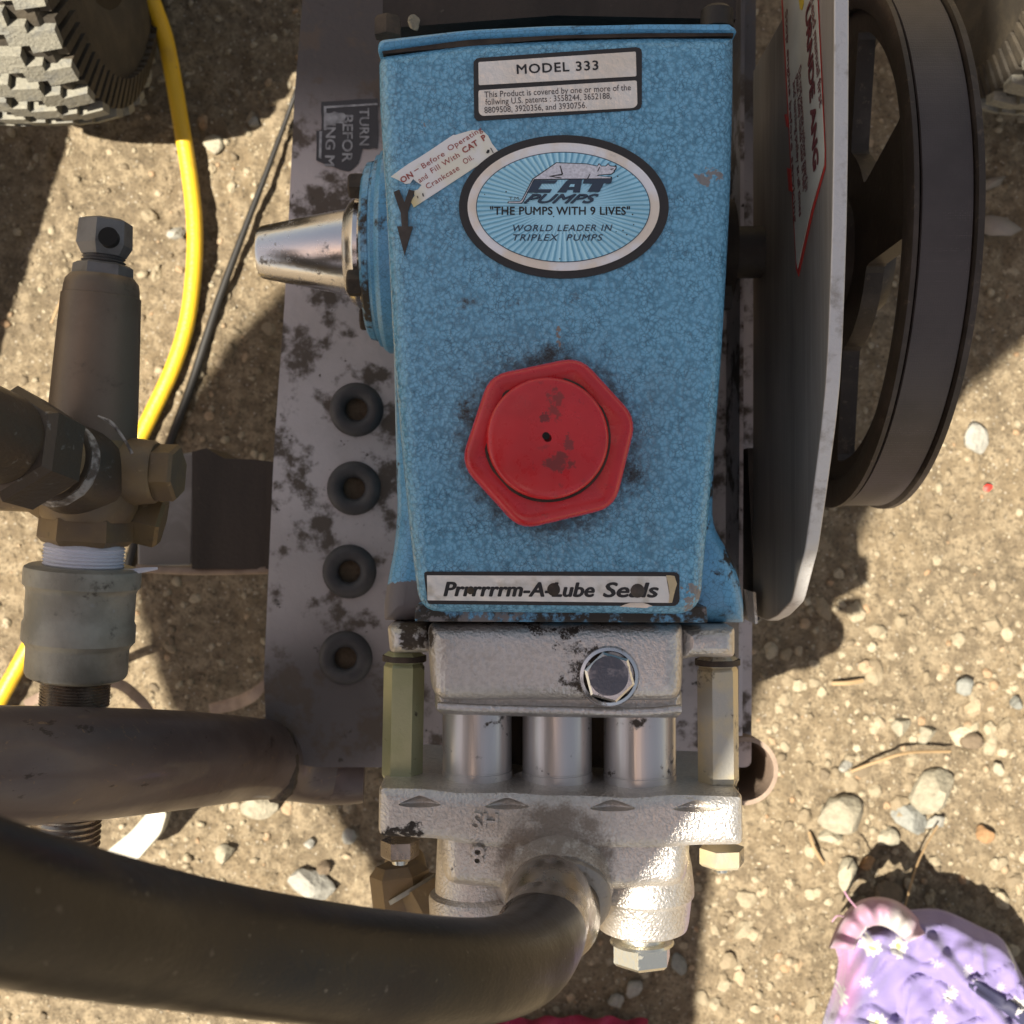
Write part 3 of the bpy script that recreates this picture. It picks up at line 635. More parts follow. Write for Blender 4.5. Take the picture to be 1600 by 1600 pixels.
# bracket left of the bed: channel and scuffed plastic piece
prism('channel_bracket', [(300, 706), (322, 700), (350, 716), (400, 718), (427, 722), (424, 889), (300, 889)], .16, .205, M['box'], fr)
prism('channel_flange', [(418, 720), (427, 722), (424, 889), (415, 889)], .205, .214, M['box'], fr)
o = prism('plastic_cover', roundpoly([(214, 720), (305, 705), (301, 884), (214, 886)], 8), .15, .19, M['plastic'], fr); bevel(o, .002)
tube('bracket_rim', [W(214, 888, .195), W(290, 892, .198), W(360, 892, .2), W(428, 890, .205)], .0022, M['socket'], fr, 8)
# worn black sticker on the bed
zs = .2236
bs = patch('warning_sticker', rag([(502, 159), (590, 154), (590, 232), (566, 232), (560, 255), (545, 268), (524, 262), (506, 256), (494, 250), (494, 204), (502, 203)], 1., 3, 3), zs, M['bsticker'], fr)
patch('sticker_frame_line', [(506, 166), (590, 161), (590, 164), (510, 169), (510, 203), (506, 203)], zs+.0003, M['bed_print'], bs)
patch('sticker_frame_line', [(499, 205), (503, 205), (502, 248), (498, 246)], zs+.0003, M['bed_print'], bs)
text('TURN', 562, 169, zs+.0001, 15, 58, M['bed_print'], bs, -90, .02)
text('BEFOR', 536, 180, zs+.0001, 16, 73, M['bed_print'], bs, -91, .02)
text('ING M', 510, 193, zs+.0001, 15, 66, M['bed_print'], bs, -92, .03)
patch('scuffed_patch', rag([(508, 176), (522, 174), (541, 180), (538, 194), (520, 194), (508, 192)], 2, 5, 3), zs+.0004, M['bed_print'], bs)

# ------------------------------------------------------------------ the pump
P = thing('triplex_pump', W(860, 700, .225), 'blue and silver three cylinder pump with a red hexagonal oil cap, bolted to the bed', 'pump')
def dens(pts, m):
    out = []
    for i, p in enumerate(pts):
        q_ = pts[(i+1) % len(pts)]
        for k in range(m): out.append((p[0]+(q_[0]-p[0])*k/m, p[1]+(q_[1]-p[1])*k/m))
    return out
top_px = [(589, 80), (730, 61), (870, 54), (1010, 50), (1150, 50), (1150, 130), (1146, 300), (1133, 540), (1120, 710), (1107, 850), (1097, 962), (654, 958), (640, 850), (625, 700), (612, 540), (600, 300), (590, 150)]
rr_ = [14, 30, 30, 30, 6, 30, 60, 60, 60, 40, 38, 34, 60, 60, 60, 60, 30]
R_ = .0075
prof = [(-.001, .345)]+[(-R_*(1-math.cos(a)), ZB-R_+R_*math.sin(a)) for a in [PI/2*k/7 for k in range(8)]]
prof[-1] = (-R_, ZB); prof[1] = (0, ZB-R_)
crank = loft('crankcase', top_px, rr_, ZB, prof, M['blue'], P, 30)
# lower crankcase with flared skirt
zl = .372
low_px = [(612, 560), (615, 700), (618, 800), (612, 862), (603, 905), (597, 945), (597, 972), (1168, 976), (1168, 945), (1160, 900), (1140, 855), (1118, 820), (1126, 560), (1134, 90), (604, 90)]
lr = [40, 30, 20, 20, 20, 10, 4, 4, 10, 30, 30, 30, 60, 10, 10]
R2 = .0095
prof = [(.002, .225), (0, zl-R2)]+[(-R2*(1-math.cos(a))*.9, zl-R2+R2*math.sin(a)) for a in [PI/2*k/6 for k in range(1, 7)]]
loft('lower_crankcase', low_px, lr, zl, prof, M['blue_skirt'], P, 50)
# ledge between crankcase and silver casting
o = prism('front_ledge', roundpoly([(650, 946), (1104, 948), (1106, 973), (648, 971)], [2, 2, 3, 3]), .33, .391, M['blue_ledge'], P); bevel(o, .002, 3)
# paint-chipped rib on the right side
0 and tube('side_rib', [W(1117, 842, .372), W(1113, 800, .374), W(1122, 782, .374), W(1129, 800, .373), (W(1130, 860, .366))], .0011, M['blue_low'], P, 8)
# rear cover
loft('rear_cover', [(589, 77), (591, 59), (730, 43), (870, 36), (1010, 36), (1150, 38), (1153, 47.5), (1010, 47.5), (870, 51), (730, 58)], [2, 10, 30, 30, 30, 8, 2, 20, 20, 20], ZB-.001, [(0, .24), (0, ZB-.0035), (-.0008, ZB-.0018), (-.0022, ZB-.001)], M['blue_low'], P, 40)
prism('cover_gasket', [(594, 70), (870, 46), (1146, 44), (1146, 56), (870, 60), (598, 84)], .3, ZB-.0035, M['grime'], P)
lathe('cover_bolt', W(606, 58, .385), (0, 1, .0), [(0, .0055), (.006, .0055), (.0075, .0045), (.0075, 0)], M['grime'], P, 6)
lathe('cover_bolt', W(1120, 46, .382), (0, 1, .0), [(0, .0065), (.007, .0062), (.0085, .0045), (.009, 0)], M['iron'], P, 24)
# left bearing cover and shaft cap (axis along X)
AY, AZ = .1215, .281
def xl(name, prof, mat, parent=P, n=64, sharp=35, **k): return lathe(name, (0, AY, AZ), (-1, 0, 0), prof, mat, parent, n, sharp, **k)
bc = xl('bearing_cover', [(.044, .0470), (.0575, .0470), (.0595, .0455), (.0600, .0440), (.0615, .0438), (.0620, .0415), (.064, .0405), (.064, 0)], M['blue_low'])
xl('retaining_ring', [(.0632, .0412), (.0660, .0405), (.0672, .0385), (.0672, .030), (.0672, 0)], M['blue_dirty'])
for a in (0.72, PI-.95, PI+.6, -.6):
    c_ = Vector((-.0668, AY+math.sin(a+PI/2)*0+math.cos(a)*.0335, AZ+math.sin(a)*.0335))
    lathe('cover_bolt', c_, (-1, 0, 0), [(-.002, .0062), (.0058, .0060), (.0066, .005), (.0066, 0)], M['grime'], P, 6, rot=a)
sc_o = xl('shaft_cap', [(.066, .0262), (.0715, .0262), (.0745, .0240), (.0760, .0212), (.0770, .0200), (.080, .0194), (.1165, .0122), (.1180, .0112), (.1185, .0098), (.1185, 0)], M['chrome'], n=96)
xl('grease_ring', [(.0668, .0268), (.0685, .0271), (.0695, .0262), (.0695, .02)], M['chrome_grimy'])
# right bearing cover, shaft
lathe('drive_side_cover', (.082, AY, AZ), (1, 0, 0), [(0, .044), (.008, .044), (.010, .042), (.010, .028), (.020, .024), (.022, 0)], M['iron'], P, 48)
for a in (.75, PI-.75, PI+.75, -.75):
    lathe('cover_bolt', Vector((.092, AY+math.cos(a)*.035, AZ+math.sin(a)*.035)), (1, 0, 0), [(0, .006), (.006, .0058), (.006, 0)], M['iron'], P, 6)
lathe('drive_shaft', (.10, AY, AZ), (1, 0, 0), [(0, .012), (.050, .012), (.050, 0)], M['iron'], P, 32)

# silver upper casting (plunger housing)
zt = .390
hou = loft('plunger_housing', [(667, 975), (1070, 975), (1071, 1030), (1068, 1098), (674, 1097), (668, 1030)], [14, 14, 20, 26, 28, 20], zt, [(0, .30), (0, zt-.007), (-.0012, zt-.003), (-.0036, zt-.0008), (-.007, zt)], M['cast'], P, 40)
loft('housing_lip', [(678, 1080), (1068, 1082), (1069, 1126), (880, 1125), (678, 1120)], [4, 4, 16, 30, 18], zt-.010, [(0, .31), (0, zt-.016), (-.001, zt-.012), (-.003, zt-.010)], M['cast'], P, 40)
tube('housing_bead', [W(684, 1103, .3835), W(760, 1107, .3845), W(880, 1110, .3845), W(1000, 1112, .3845), W(1064, 1107, .3835)], .0016, M['cast'], P, 8)
for side, e_px in (('l', [(603, 978), (672, 978), (672, 1022), (607, 1022)]), ('r', [(1066, 980), (1152, 981), (1152, 1028), (1140, 1030), (1085, 1029), (1066, 1034)])):
    o = loft('housing_ear', e_px, 8, .384, [(0, .342), (0, .378), (-.0015, .382), (-.004, .384)], M['cast'], P, 40)
# round plug
pl = lathe('inspection_plug', W(951, 1056, zt-.001), (0, 0, 1), [(0, .0118), (.0006, .0118), (.0022, .0110), (.0028, .0098), (.0022, .0094), (0, .0094)], M['chrome'], P, 64)
lathe('plug_hexagon', W(951, 1056, zt-.001), (0, 0, 1), [(0, .0098), (.0042, .0098), (.0050, .0088), (.0050, 0)], M['chrome'], pl, 6, 20, rot=.25)
lathe('plug_face', W(951, 1056, zt+.0042), (0, 0, 1), [(0, .0074), (.0006, .0074), (.0007, .0)], M['plug'], pl, 40)
# three plunger sleeves
for x0, x1, yb in ((690, 801, 1240), (815, 926, 1243), (942, 1057, 1248)):
    c_ = W((x0+x1)/2, 1110, .358); r_ = L((x1-x0)/2, .368)*1.01; ln = L(yb-1110, .368)
    lathe('plunger_sleeve', c_, (0, -1, 0), [(-.02, r_*.98), (ln*.70, r_*.985), (ln*.705, r_*.972), (ln*.72, r_*.972), (ln*.725, r_), (ln+.004, r_)], M['steel_sleeve'], P, 64)
# hex standoffs
def standoff(cx, y0, y1, mat, zc, r, rot, ex=0):
    a, b = W(cx, y0, zc), W(cx+ex, y1, zc); d = b-a; ln = d.length
    s_ = lathe('hex_standoff', a, d, [(0, r*.8), (.0015, r*1.02), (.004, r*1.02), (.0045, r*.9), (.006, r), (ln-.006, r), (ln-.0045, r*.9), (ln, r*.85)], M[mat], P, 6, 25, rot=rot)
    lathe('lock_washer', a+d.normalized()*.0015, d, [(0, r*1.08), (.0022, r*1.08)], M['grime'], s_, 24)
    lathe('lock_washer', b-d.normalized()*.0035, d, [(0, r*.95), (.0032, r*.95)], M['grime'], s_, 24)
prism('grimy_gap', [(742, 1118), (1005, 1118), (1005, 1242), (742, 1242)], .30, .335, M['grime'], P)
standoff(632, 1018, 1234, 'zinc_green', .360, .0082, math.radians(30), -4)
standoff(1121, 1024, 1243, 'zinc_yellow', .362, .0084, math.radians(24), 2)

# discharge head
zh = .386
fl_px = [(590, 1230), (660, 1231), (720, 1238), (800, 1237), (850, 1241), (930, 1242), (990, 1246), (1055, 1240), (1110, 1242), (1163, 1244), (1165, 1325), (1085, 1326), (1040, 1330), (760, 1330), (684, 1316), (589, 1311)]
head = loft('head_flange', fl_px, [10, 20, 20, 20, 20, 20, 20, 20, 20, 8, 14, 20, 20, 40, 20, 12], zh, [(0, .300), (0, zh-.0055), (-.0009, zh-.0022), (-.0028, zh-.0006), (-.0055, zh)], M['cast_low'], P, 40)
cuts = []
for cx_, cy_, w_ in ((655, 1254, 74), (792, 1257, 78), (958, 1260, 80), (1090, 1261, 84)):
    bm = bmesh.new(); bmesh.ops.create_icosphere(bm, subdivisions=4, radius=1); c0_ = W(cx_, cy_+4, zh+.0012)
    for v in bm.verts:
        x, y, z = v.co; yy = y*L(9.5, zh)
        if y > 0: yy *= (1-abs(x))**.6*1.5      # peaked on the far side, flat on the near side
        else: yy *= .55
        v.co = c0_+Vector((x*L(w_*.46, zh), yy, z*.0052))
    cuts.append(from_bm('cutter', bm, None, None, 0))
carve(head, cuts)
# body of the head: block, two valve chambers and a sloping shoulder
loft('head_block', [(676, 1250), (1088, 1260), (1083, 1372), (1068, 1398), (938, 1405), (800, 1404), (690, 1392)], [20, 20, 30, 30, 30, 20, 24], zh-.003, [(0, .300), (0, zh-.016), (-.0012, zh-.010), (-.003, zh-.0065), (-.0055, zh-.0042), (-.008, zh-.0035)], M['cast_low'], P, 50)
def ychamber(name, x, y0, st, zc, mat):
    a = W(x, y0, zc)
    prof = [(L(y-y0, zc+.015), L(r, zc)) for y, r in st]
    return lathe(name, a, (0, -1, 0), prof, mat, P, 56, 30)
ychamber('valve_chamber', 742, 1300, [(1300, 58), (1385, 62), (1393, 62), (1399, 70), (1404, 72), (1446, 70), (1452, 66), (1452, 0)], .358, M['cast_low'])
ychamber('valve_chamber', 1004, 1300, [(1300, 66), (1350, 76), (1385, 80), (1398, 80), (1404, 76), (1440, 72), (1452, 69), (1457, 60), (1457, 0)], .358, M['cast_low'])
pg = ychamber('end_plug', 1003, 1455, [(1455, 38), (1466, 38), (1468, 48), (1472, 50), (1474, 46)], .362, M['bolt'])
a = W(1003, 1473, .362); lathe('plug_head', a, (0, -1, 0), [(0, .0122), (.0068, .0122), (.0082, .0108), (.0082, 0)], M['bolt'], pg, 6, 25, rot=.22)
# flange bolts
for cx_, y_, w_, mt in ((625, 1312, 30, 'ferrule'), (1128, 1324, 36, 'zinc_yellow')):
    a = W(cx_, y_, .362); bo = lathe('flange_bolt', a, (0, -1, 0), [(0, L(w_, .362)), (.0062, L(w_, .362)), (.0072, L(w_*.88, .362)), (.0072, 0)], M[mt], P, 6, 25, rot=.4)
    lathe('bolt_tip', a+Vector((0, -.007, 0)), (0, -1, 0), [(0, L(15, .362)), (.0026, L(12, .362)), (.0028, 0)], M['bolt'], bo, 20)
# embossed casting marks
text('HS', 778, 1270, zh-.0002, 26, 40, M['cast_low'], P, 178, .03, name='casting_mark', depth=.0014)
text('8', 757, 1320, zh-.0032, 30, 20, M['cast_low'], P, 178, .03, name='casting_mark', depth=.0024)
# outlet boss (tilted towards the viewer's bottom)
bdir = Vector((.04, -.42, .9)).normalized(); b0 = W(869, 1366, .372)
lathe('outlet_boss', b0, bdir, [(-.03, .030), (-.006, .0275), (.003, .0240), (.009, .0212), (.0125, .0200), (.0135, .0180), (.0135, 0)], M['cast_low'], P, 64)

# oil cap
zc0 = ZB
cx_, cy_ = 857, 692
hexpts = [(770, 588), (905, 562), (992, 655), (962, 790), (815, 822), (725, 722)]
hexpts = [(cx_+math.cos(math.radians(a))*r, cy_-math.sin(math.radians(a))*r) for a, r in ((15.5, 145), (70, 146), (131, 142), (193, 143), (252, 144), (316, 146))]
cap_o = loft('oil_cap', hexpts, 30, zc0+.016, [(-.004, zc0-.001), (-.001, zc0+.002), (.0, zc0+.006), (-.0002, zc0+.014), (-.0010, zc0+.0162), (-.0026, zc0+.0172), (-.0060, zc0+.0166), (-.0085, zc0+.0158)], M['red'], P, 60)
cd = W(855, 686, zc0+.0155); cdr = L(97, zc0+.02)
lathe('cap_button', cd, (0, 0, 1), [(-.001, cdr*.985), (.0035, cdr*.985), (.0048, cdr*.97), (.0055, cdr*.93), (.0058, cdr*.85), (.0060, cdr*.5), (.0060, .0014), (.0020, .0013), (.0020, 0)], M['red'], cap_o, 96, 40)
lathe('cap_groove_grime', cd+Vector((0, 0, .0002)), (0, 0, 1), [(0, cdr*.98), (.0006, cdr*.98), (.0006, cdr*1.03), (0, cdr*1.03), (0, cdr*.98)], M['grime'], cap_o, 96)
lathe('vent_hole', W(853, 681, zc0+.0214), (0, 0, 1), [(0, .0013), (.00025, .0013), (.00025, 0)], M['pit'], cap_o, 20)

# ---- decals on the crankcase
z1 = ZB+.0004
mp_ = patch('model_plate', rag(roundpoly([(740, 91), (1003, 73), (1003, 171), (741, 189)], 9, 3), .7, 8, 2), z1, M['border'], P, .0006)
patch('foil_panel', roundpoly([(747.5, 97), (993.5, 80.5), (994.5, 119), (748, 133)], 2, 2), z1+.0003, M['foil'], mp_)
patch('foil_panel', roundpoly([(747.5, 141), (995, 125.5), (996, 164), (990, 168.5), (753, 181), (748, 176)], 3, 2), z1+.0003, M['foil'], mp_)
z2 = z1+.0003
text('MODEL 333', 808, 115.5, z2, 14.5, 127, M['ink'], mp_, 3, .022, spacing=1.12)
text('This Product is covered by one or more of the', 757, 152.5, z2, 9.5, 229, M['ink_soft'], mp_, 2.9, .006)
text('follwing U.S. patents : 3558244, 3652188,', 758.5, 164, z2, 9.5, 197, M['ink_soft'], mp_, 2.9, .006)
text('8809508, 3920356, and 3930756.', 757, 176.8, z2, 9.5, 160, M['ink_soft'], mp_, 2.9, .006)
def ell(cx, cy, a, b, n=96, p=2.0, rot=0.):
    out = []
    for k in range(n):
        t = 2*PI*k/n; c, s = math.cos(t), math.sin(t)
        x = a*math.copysign(abs(c)**(2/p), c); y = b*math.copysign(abs(s)**(2/p), s)
        out.append((cx+x*math.cos(rot)-y*math.sin(rot), cy+x*math.sin(rot)+y*math.cos(rot)))
    return out
bd = patch('oval_badge', rag(ell(881, 323, 164, 112), .5, 9, 1), z1+.0004, M['border'], P, .0008)
patch('badge_rim', ell(880.5, 323, 150, 100), z1+.0008, M['badge_ring'], bd, .0006)
patch('badge_rim_line', ell(880, 323.5, 136.3, 86.3), z1+.0010, M['ink_navy'], bd, .0003)
patch('badge_face', ell(880, 323.5, 135, 85), z1+.0013, M['badge_blue'], bd, .0004)
z3 = z1+.0013
Zm = lambda pts: [(700+x*.225, 200+y*.225) for x, y in pts]
cat_out = [(412, 522), (416, 510), (498, 508), (512, 496), (586, 352), (752, 238), (960, 246), (1036, 262), (1048, 243), (1066, 262), (1096, 262), (1112, 244), (1126, 260), (1172, 266), (1170, 284), (1160, 294), (1158, 306), (1136, 322), (1050, 328), (1040, 334), (1140, 338), (1138, 354), (600, 360), (524, 512), (512, 524)]
patch('leaping_cat_outline', Zm(cat_out), z3+.0002, M['ink'], bd, .0002)
cat_in = [(420, 519), (421, 513), (500, 512), (517, 498), (592, 356), (754, 244), (960, 251), (1038, 267), (1050, 252), (1064, 267), (1098, 267), (1112, 252), (1124, 265), (1165, 271), (1162, 283), (1150, 293), (1150, 304), (1132, 317), (1044, 324), (1030, 332), (1130, 343), (1130, 348), (596, 354), (519, 508), (509, 519)]
patch('leaping_cat', Zm(cat_in), z3+.0004, M['cat_silver'], bd, .0002)
for st_ in ([(776, 262), (782, 262), (800, 318), (792, 328), (712, 336), (712, 331), (788, 318)], [(706, 331), (790, 345), (786, 350), (704, 336)], [(966, 350), (984, 318), (989, 320), (974, 350)], [(1126, 284), (1150, 280), (1150, 286), (1130, 290)], [(1036, 300), (1052, 268), (1056, 270), (1042, 302)]):
    patch('cat_linework', Zm(st_), z3+.0005, M['ink'], bd, .0002)
letC = [(600, 362), (762, 362), (742, 384), (652, 384), (626, 425), (722, 425), (708, 448), (546, 448)]
letA = [(846, 356), (932, 356), (916, 446), (868, 446), (871, 427), (832, 427), (820, 446), (758, 446), (822, 368)]
letT = [(946, 356), (1142, 352), (1132, 384), (1082, 384), (1052, 442), (968, 442), (1004, 384), (936, 384)]
for pl_ in (letC, letA, letT): patch('logo_letter', Zm(pl_), z3+.0005, M['ink_navy'], bd, .0002)
for pl_ in ([(660, 388), (716, 388), (706, 400), (652, 400)],): pass
patch('logo_letter_counter', Zm([(852, 390), (880, 390), (876, 408), (840, 408)]), z3+.0006, M['badge_blue'], bd, .0002)
text('PUMPS', 700+528*.225, 200+521*.225, z3, 13.4, 116, M['ink_navy'], bd, 0, .045, .55, name='logo_lettering', depth=.0005)
text('T.M.', 700+424*.225, 200+500*.225, z3, 5, 17, M['ink'], bd, 0, 0)
text('"THE PUMPS WITH 9 LIVES"', 766, 335.5, z3, 12.5, 218, M['ink'], bd, 0, .022, 0.0, 1.05)
text('WORLD LEADER IN', 802, 361.5, z3, 10, 155, M['ink_navy'], bd, .3, .012, .25, 1.15)
text('TRIPLEX  PUMPS', 802, 376, z3, 10, 140, M['ink_navy'], bd, 0, .012, .25, 1.15)
# torn sticker
Zs = lambda pts: [(590+x*.1375, 190+y*.1375) for x, y in pts]
stk = patch('torn_sticker', rag(Zs([(150, 625), (350, 480), (600, 325), (860, 150), (890, 150), (1080, 95), (1190, 100), (1255, 160), (1300, 250), (1375, 345), (1230, 440), (410, 975), (375, 910), (420, 840), (405, 790), (460, 770), (500, 720), (440, 680), (405, 650), (370, 700), (310, 705), (290, 690), (240, 665)]), .35, 4, 2), z1+.0002, M['sticker'], P, .0004)
zk = z1+.0002; rp = M['red_print']
def st_text(s, x, y, wz, cp, bold=.0, mt=rp): 
    q_ = Zs([(x, y)])[0]; text(s, q_[0], q_[1], zk, cp, wz*.1375, mt, stk, 31.5, bold, spacing=1.08)
st_text('ON', 282, 700, 148, 9, .03); st_text('-', 425, 582, 60, 9)
st_text('Before', 520, 536, 290, 8.5, .006); st_text('Operating', 815, 338, 445, 8.5, .006)
st_text('and', 480, 696, 112, 8.5, .006); st_text('Fill With', 622, 590, 370, 8.5, .006); st_text('CAT', 985, 362, 190, 9, .035); st_text('P', 1205, 222, 42, 9, .035)
st_text('Crankcase', 568, 770, 430, 8.5, .006); st_text('Oil.', 990, 488, 122, 8.5, .006)
for sc_ in ([(1232, 352), (1250, 318), (1272, 322), (1270, 348), (1248, 362)], [(1280, 300), (1290, 298), (1318, 352), (1310, 356)], [(505, 818), (518, 812), (528, 848), (514, 850)], [(446, 846), (454, 842), (462, 866), (454, 870)]):
    patch('scribble', Zs(sc_), zk+.0002, M['ink'], stk, .0002)
patch('flow_arrow', Zs([(180, 800), (245, 770), (305, 915), (355, 770), (420, 790), (345, 1020), (345, 1190), (400, 1190), (305, 1515), (220, 1190), (275, 1190), (262, 1040)]), ZB+.0009, M['mark'], P, .0014)
# seals label
sl_ = patch('seals_label', rag(roundpoly([(662, 893), (1058, 894), (1062, 900), (1062, 940), (1056, 947), (668, 944)], 5, 3), .6, 12, 3), z1, M['border'], P, .0006)
patch('foil_panel', [(667, 899), (1041, 900.5), (1048, 942), (668, 938)], z1+.0003, M['foil2'], sl_)
patch('peeled_corner', rag([(1041, 899), (1054, 900), (1058, 912), (1053, 930), (1050, 942), (1045, 942), (1046, 925)], .8, 6, 2), z1+.0006, M['zinc_yellow'], sl_)
patch('scratch', rag([(968, 948), (985, 942), (1005, 942), (1020, 947), (1010, 950), (985, 949)], .7, 7, 2), z1+.0006, M['foil'], sl_)
text('Prrrrrrm-A-Lube', 694, 931, z1+.0003, 22, 234, M['ink'], sl_, -.3, .045, .22)
text('Seals', 943, 932.5, z1+.0003, 22.5, 85, M['ink'], sl_, -.3, .045, .22)
for x_, y_, r_, mt in ((735, 923, .0013, 'grime'), (865, 921, .0024, 'grime'), (996, 923, .0026, 'mark')):
    lathe('label_rivet', W(x_, y_, z1), (0, 0, 1), [(0, r_), (.0006, r_), (.0012, r_*.6), (.0014, 0)], M[mt], sl_, 20)

# brass drain fitting low beside the head
bf = thing('brass_fitting', W(630, 1390, .30), 'dull brass hexagonal fitting half hidden under the left end of the pump head', 'fitting')
lathe('hex_body', W(622, 1350, .300), (.12, -1, .05), [(0, .010), (.004, .0135), (.020, .0135), (.024, .011), (.024, 0)], M['brass'], bf, 6, 25, rot=.5)
lathe('hex_plug', W(655, 1385, .308), (.6, -1, .25), [(0, .010), (.012, .010), (.013, .0085), (.020, .0085), (.020, 0)], M['brass'], bf, 6, 25, rot=.2)
lathe('washer', W(640, 1388, .304), (.6, -1, .25), [(0, .0125), (.002, .0125)], M['galv'], bf, 24)
tube('elbow', [W(690, 1400, .30), W(660, 1395, .30), W(640, 1375, .29), W(632, 1345, .28)], .0095, M['brass'], bf, 24)

# ------------------------------------------------------------------ belt guard
GX0, GX1 = .1165, .1220
g_px = [(1303, -120), (1303, 60), (1302, 225), (1300, 350), (1297, 450), (1293.5, 540), (1290, 600), (1284, 661), (1271, 762), (1258, 856), (1237, 939), (1215, 962), (1198, 970)]
gp = []
for x, y in g_px:
    D = GX0*FPX/(x-800); gp.append(((800-y)*D/FPX, CH-D))
gp.append((gp[-1][0], .262)); gp.append((gp[0][0], .262))
gt = thing('belt_guard', (.119, .10, .262), 'upright aluminium belt guard plate between the blue pump and the black pulley', 'belt guard')
bm = bmesh.new(); gp_r = roundpoly(gp, [0]+[.004]*(len(gp)-4)+[.003, .002, 0], 3)
a = [bm.verts.new((GX0, y, z)) for y, z in gp_r]; b = [bm.verts.new((GX1, y, z)) for y, z in gp_r]
bm.faces.new(a); bm.faces.new(b[::-1]); ne = []
for i in range(len(a)): ne.append(bm.faces.new((a[i], a[(i+1) % len(a)], b[(i+1) % len(a)], b[i])))
for f in ne: f.material_index = 1
gme = bpy.data.meshes.new('guard_plate'); bmesh.ops.recalc_face_normals(bm, faces=bm.faces); bm.to_mesh(gme); bm.free()
gme.materials.append(M['guard']); gme.materials.append(M['guard_edge'])
go = link('guard_plate', gme, None, gt, 50); bevel(go, .0006, 2, 50)
prism('guard_bracket', [(1168, 700), (1186, 700), (1187, 968), (1180, 972)], .23, .262, M['iron'], gt)
prism('guard_bracket_edge', [(1176, 925), (1181, 926), (1184, 974), (1180, 975)], .25, .285, M['bolt'], gt)
# label on the guard's inner face, laid in the YZ plane
def G(px, py):
    D = (GX0)*FPX/(px-800); return ((800-py)*D/FPX, CH-D)
def gpatch(name, pts, mat, lift, parent):
    bm = bmesh.new(); q_ = [G(x, y) for x, y in pts]
    a = [bm.verts.new((GX0-lift, y, z)) for y, z in q_]; b = [bm.verts.new((GX0-lift+.0002, y, z)) for y, z in q_]
    bm.faces.new(a); bm.faces.new(b[::-1])
    for i in range(len(a)): bm.faces.new((a[i], a[(i+1) % len(a)], b[(i+1) % len(a)], b[i]))
    return from_bm(name, bm, mat, parent, 0)
gl = gpatch('warning_label', [(1219, -60), (1277, -60), (1291, 235), (1291, 262), (1272, 330), (1249, 432), (1245, 420)], M['label_red'], .0004, gt)
gpatch('label_paper', [(1223, -60), (1277, -60), (1291, 235), (1290.5, 258), (1270, 328), (1249, 420), (1247, 408)], M['glabel'], .0008, gl)
gpatch('yellow_symbol', [(1251, -10), (1258, -12), (1259.5, 5), (1257, 16), (1254, 14)], M['label_yellow'], .0011, gl)
gpatch('red_tear', rag([(1229, 180), (1232, 178), (1236, 200), (1232, 198)], .5, 2, 2), M['label_red'], .0010, gt)
gpatch('red_tear', rag([(1233, 262), (1238, 264), (1242, 300), (1236, 298)], .5, 3, 2), M['label_red'], .0010, gt)
def gtext(s, p0, p1, height, mat, bold=.03):
    """runs along the guard face from pixel p0 to p1; letters stand towards +z"""
    a = Vector((GX0-.0011, *G(*p0))); b = Vector((GX0-.0011, *G(*p1))); d = b-a
    xx = d.normalized(); zz = Vector((-1, 0, 0)); yy = zz.cross(xx)
    k = L(1, .3); Mx = Matrix.Translation(a) @ Matrix((xx, yy, zz)).transposed().to_4x4()
    text(s, 0, 0, .3, height/k, d.length/k, mat, gl, M=Mx, bold=bold, depth=.0001)
gtext('URNDE ANG', (1263, 20), (1275.5, 268), .0075, M['label_maroon'], .04)
gtext('Do not operate without guard in', (1252, 110), (1263, 300), .0045, M['label_maroon'], 0)
gtext('place. Keep hands clear of belt', (1248, 120), (1259, 300), .0045, M['label_maroon'], 0)
gtext('and turning pulley at all times', (1243, 130), (1253, 340), .0045, M['label_maroon'], 0)
gtext('Stop engine before servicing', (1231, 20), (1245, 350), .0040, M['label_maroon'], 0)
gtext('Read manual first', (1271, 0), (1285, 170), .0050, M['label_maroon'], 0)

# ------------------------------------------------------------------ pulley and belt (axis along X)
PR = .1190; PY, PZ = .1208, .281
pu = thing('drive_pulley', (.15, PY, PZ-PR), 'large black iron pulley with three spokes beside the aluminium guard', 'pulley')
def xr(name, prof, mat, parent, n=128): return lathe(name, (0, PY, PZ), (1, 0, 0), prof, mat, parent, n, 35)
xr('pulley_rim', [(.1480, .1165), (.1490, PR-.0002), (.1508, PR), (.1520, .1150), (.1715, .1150), (.1728, PR+.0003), (.1752, PR+.0003), (.1760, .1160), (.1760, .1060), (.1500, .1060), (.1480, .1090), (.1480, .1165)], M['pulley'], pu)
# web with three openings
bm = bmesh.new(); Rw = .1062
E = loop_edges(bm, [(0, math.cos(2*PI*k/96)*Rw, math.sin(2*PI*k/96)*Rw) for k in range(96)])
for ctr, h1 in ((44, 25), (140, 42), (262, 42)):
    ri, ro, h2 = .046, .0975, h1-3
    pts = []
    for k in range(15): a = math.radians(ctr-h1+2*h1*k/14); pts.append((math.cos(a)*ro, math.sin(a)*ro))
    for k in range(9): a = math.radians(ctr+h2*.82-2*h2*.82*k/8); pts.append((math.cos(a)*ri, math.sin(a)*ri))
    pts = roundpoly(pts, .004, 2)
    cl = []
    for p_ in pts:
        if not cl or (Vector(p_)-Vector(cl[-1])).length > 4e-4: cl.append(p_)
    if (Vector(cl[0])-Vector(cl[-1])).length < 4e-4: cl.pop()
    E += loop_edges(bm, [(0, y, z) for y, z in cl])
bmesh.ops.triangle_fill(bm, use_beauty=True, use_dissolve=False, edges=E)
bm.transform(Matrix.Translation((.157, PY, PZ)))
wb = from_bm('spoked_web', bm, M['pulley'], pu, 0); m = wb.modifiers.new('thick', 'SOLIDIFY'); m.thickness = .008; m.offset = 0; bevel(wb, .0015, 2, 50)
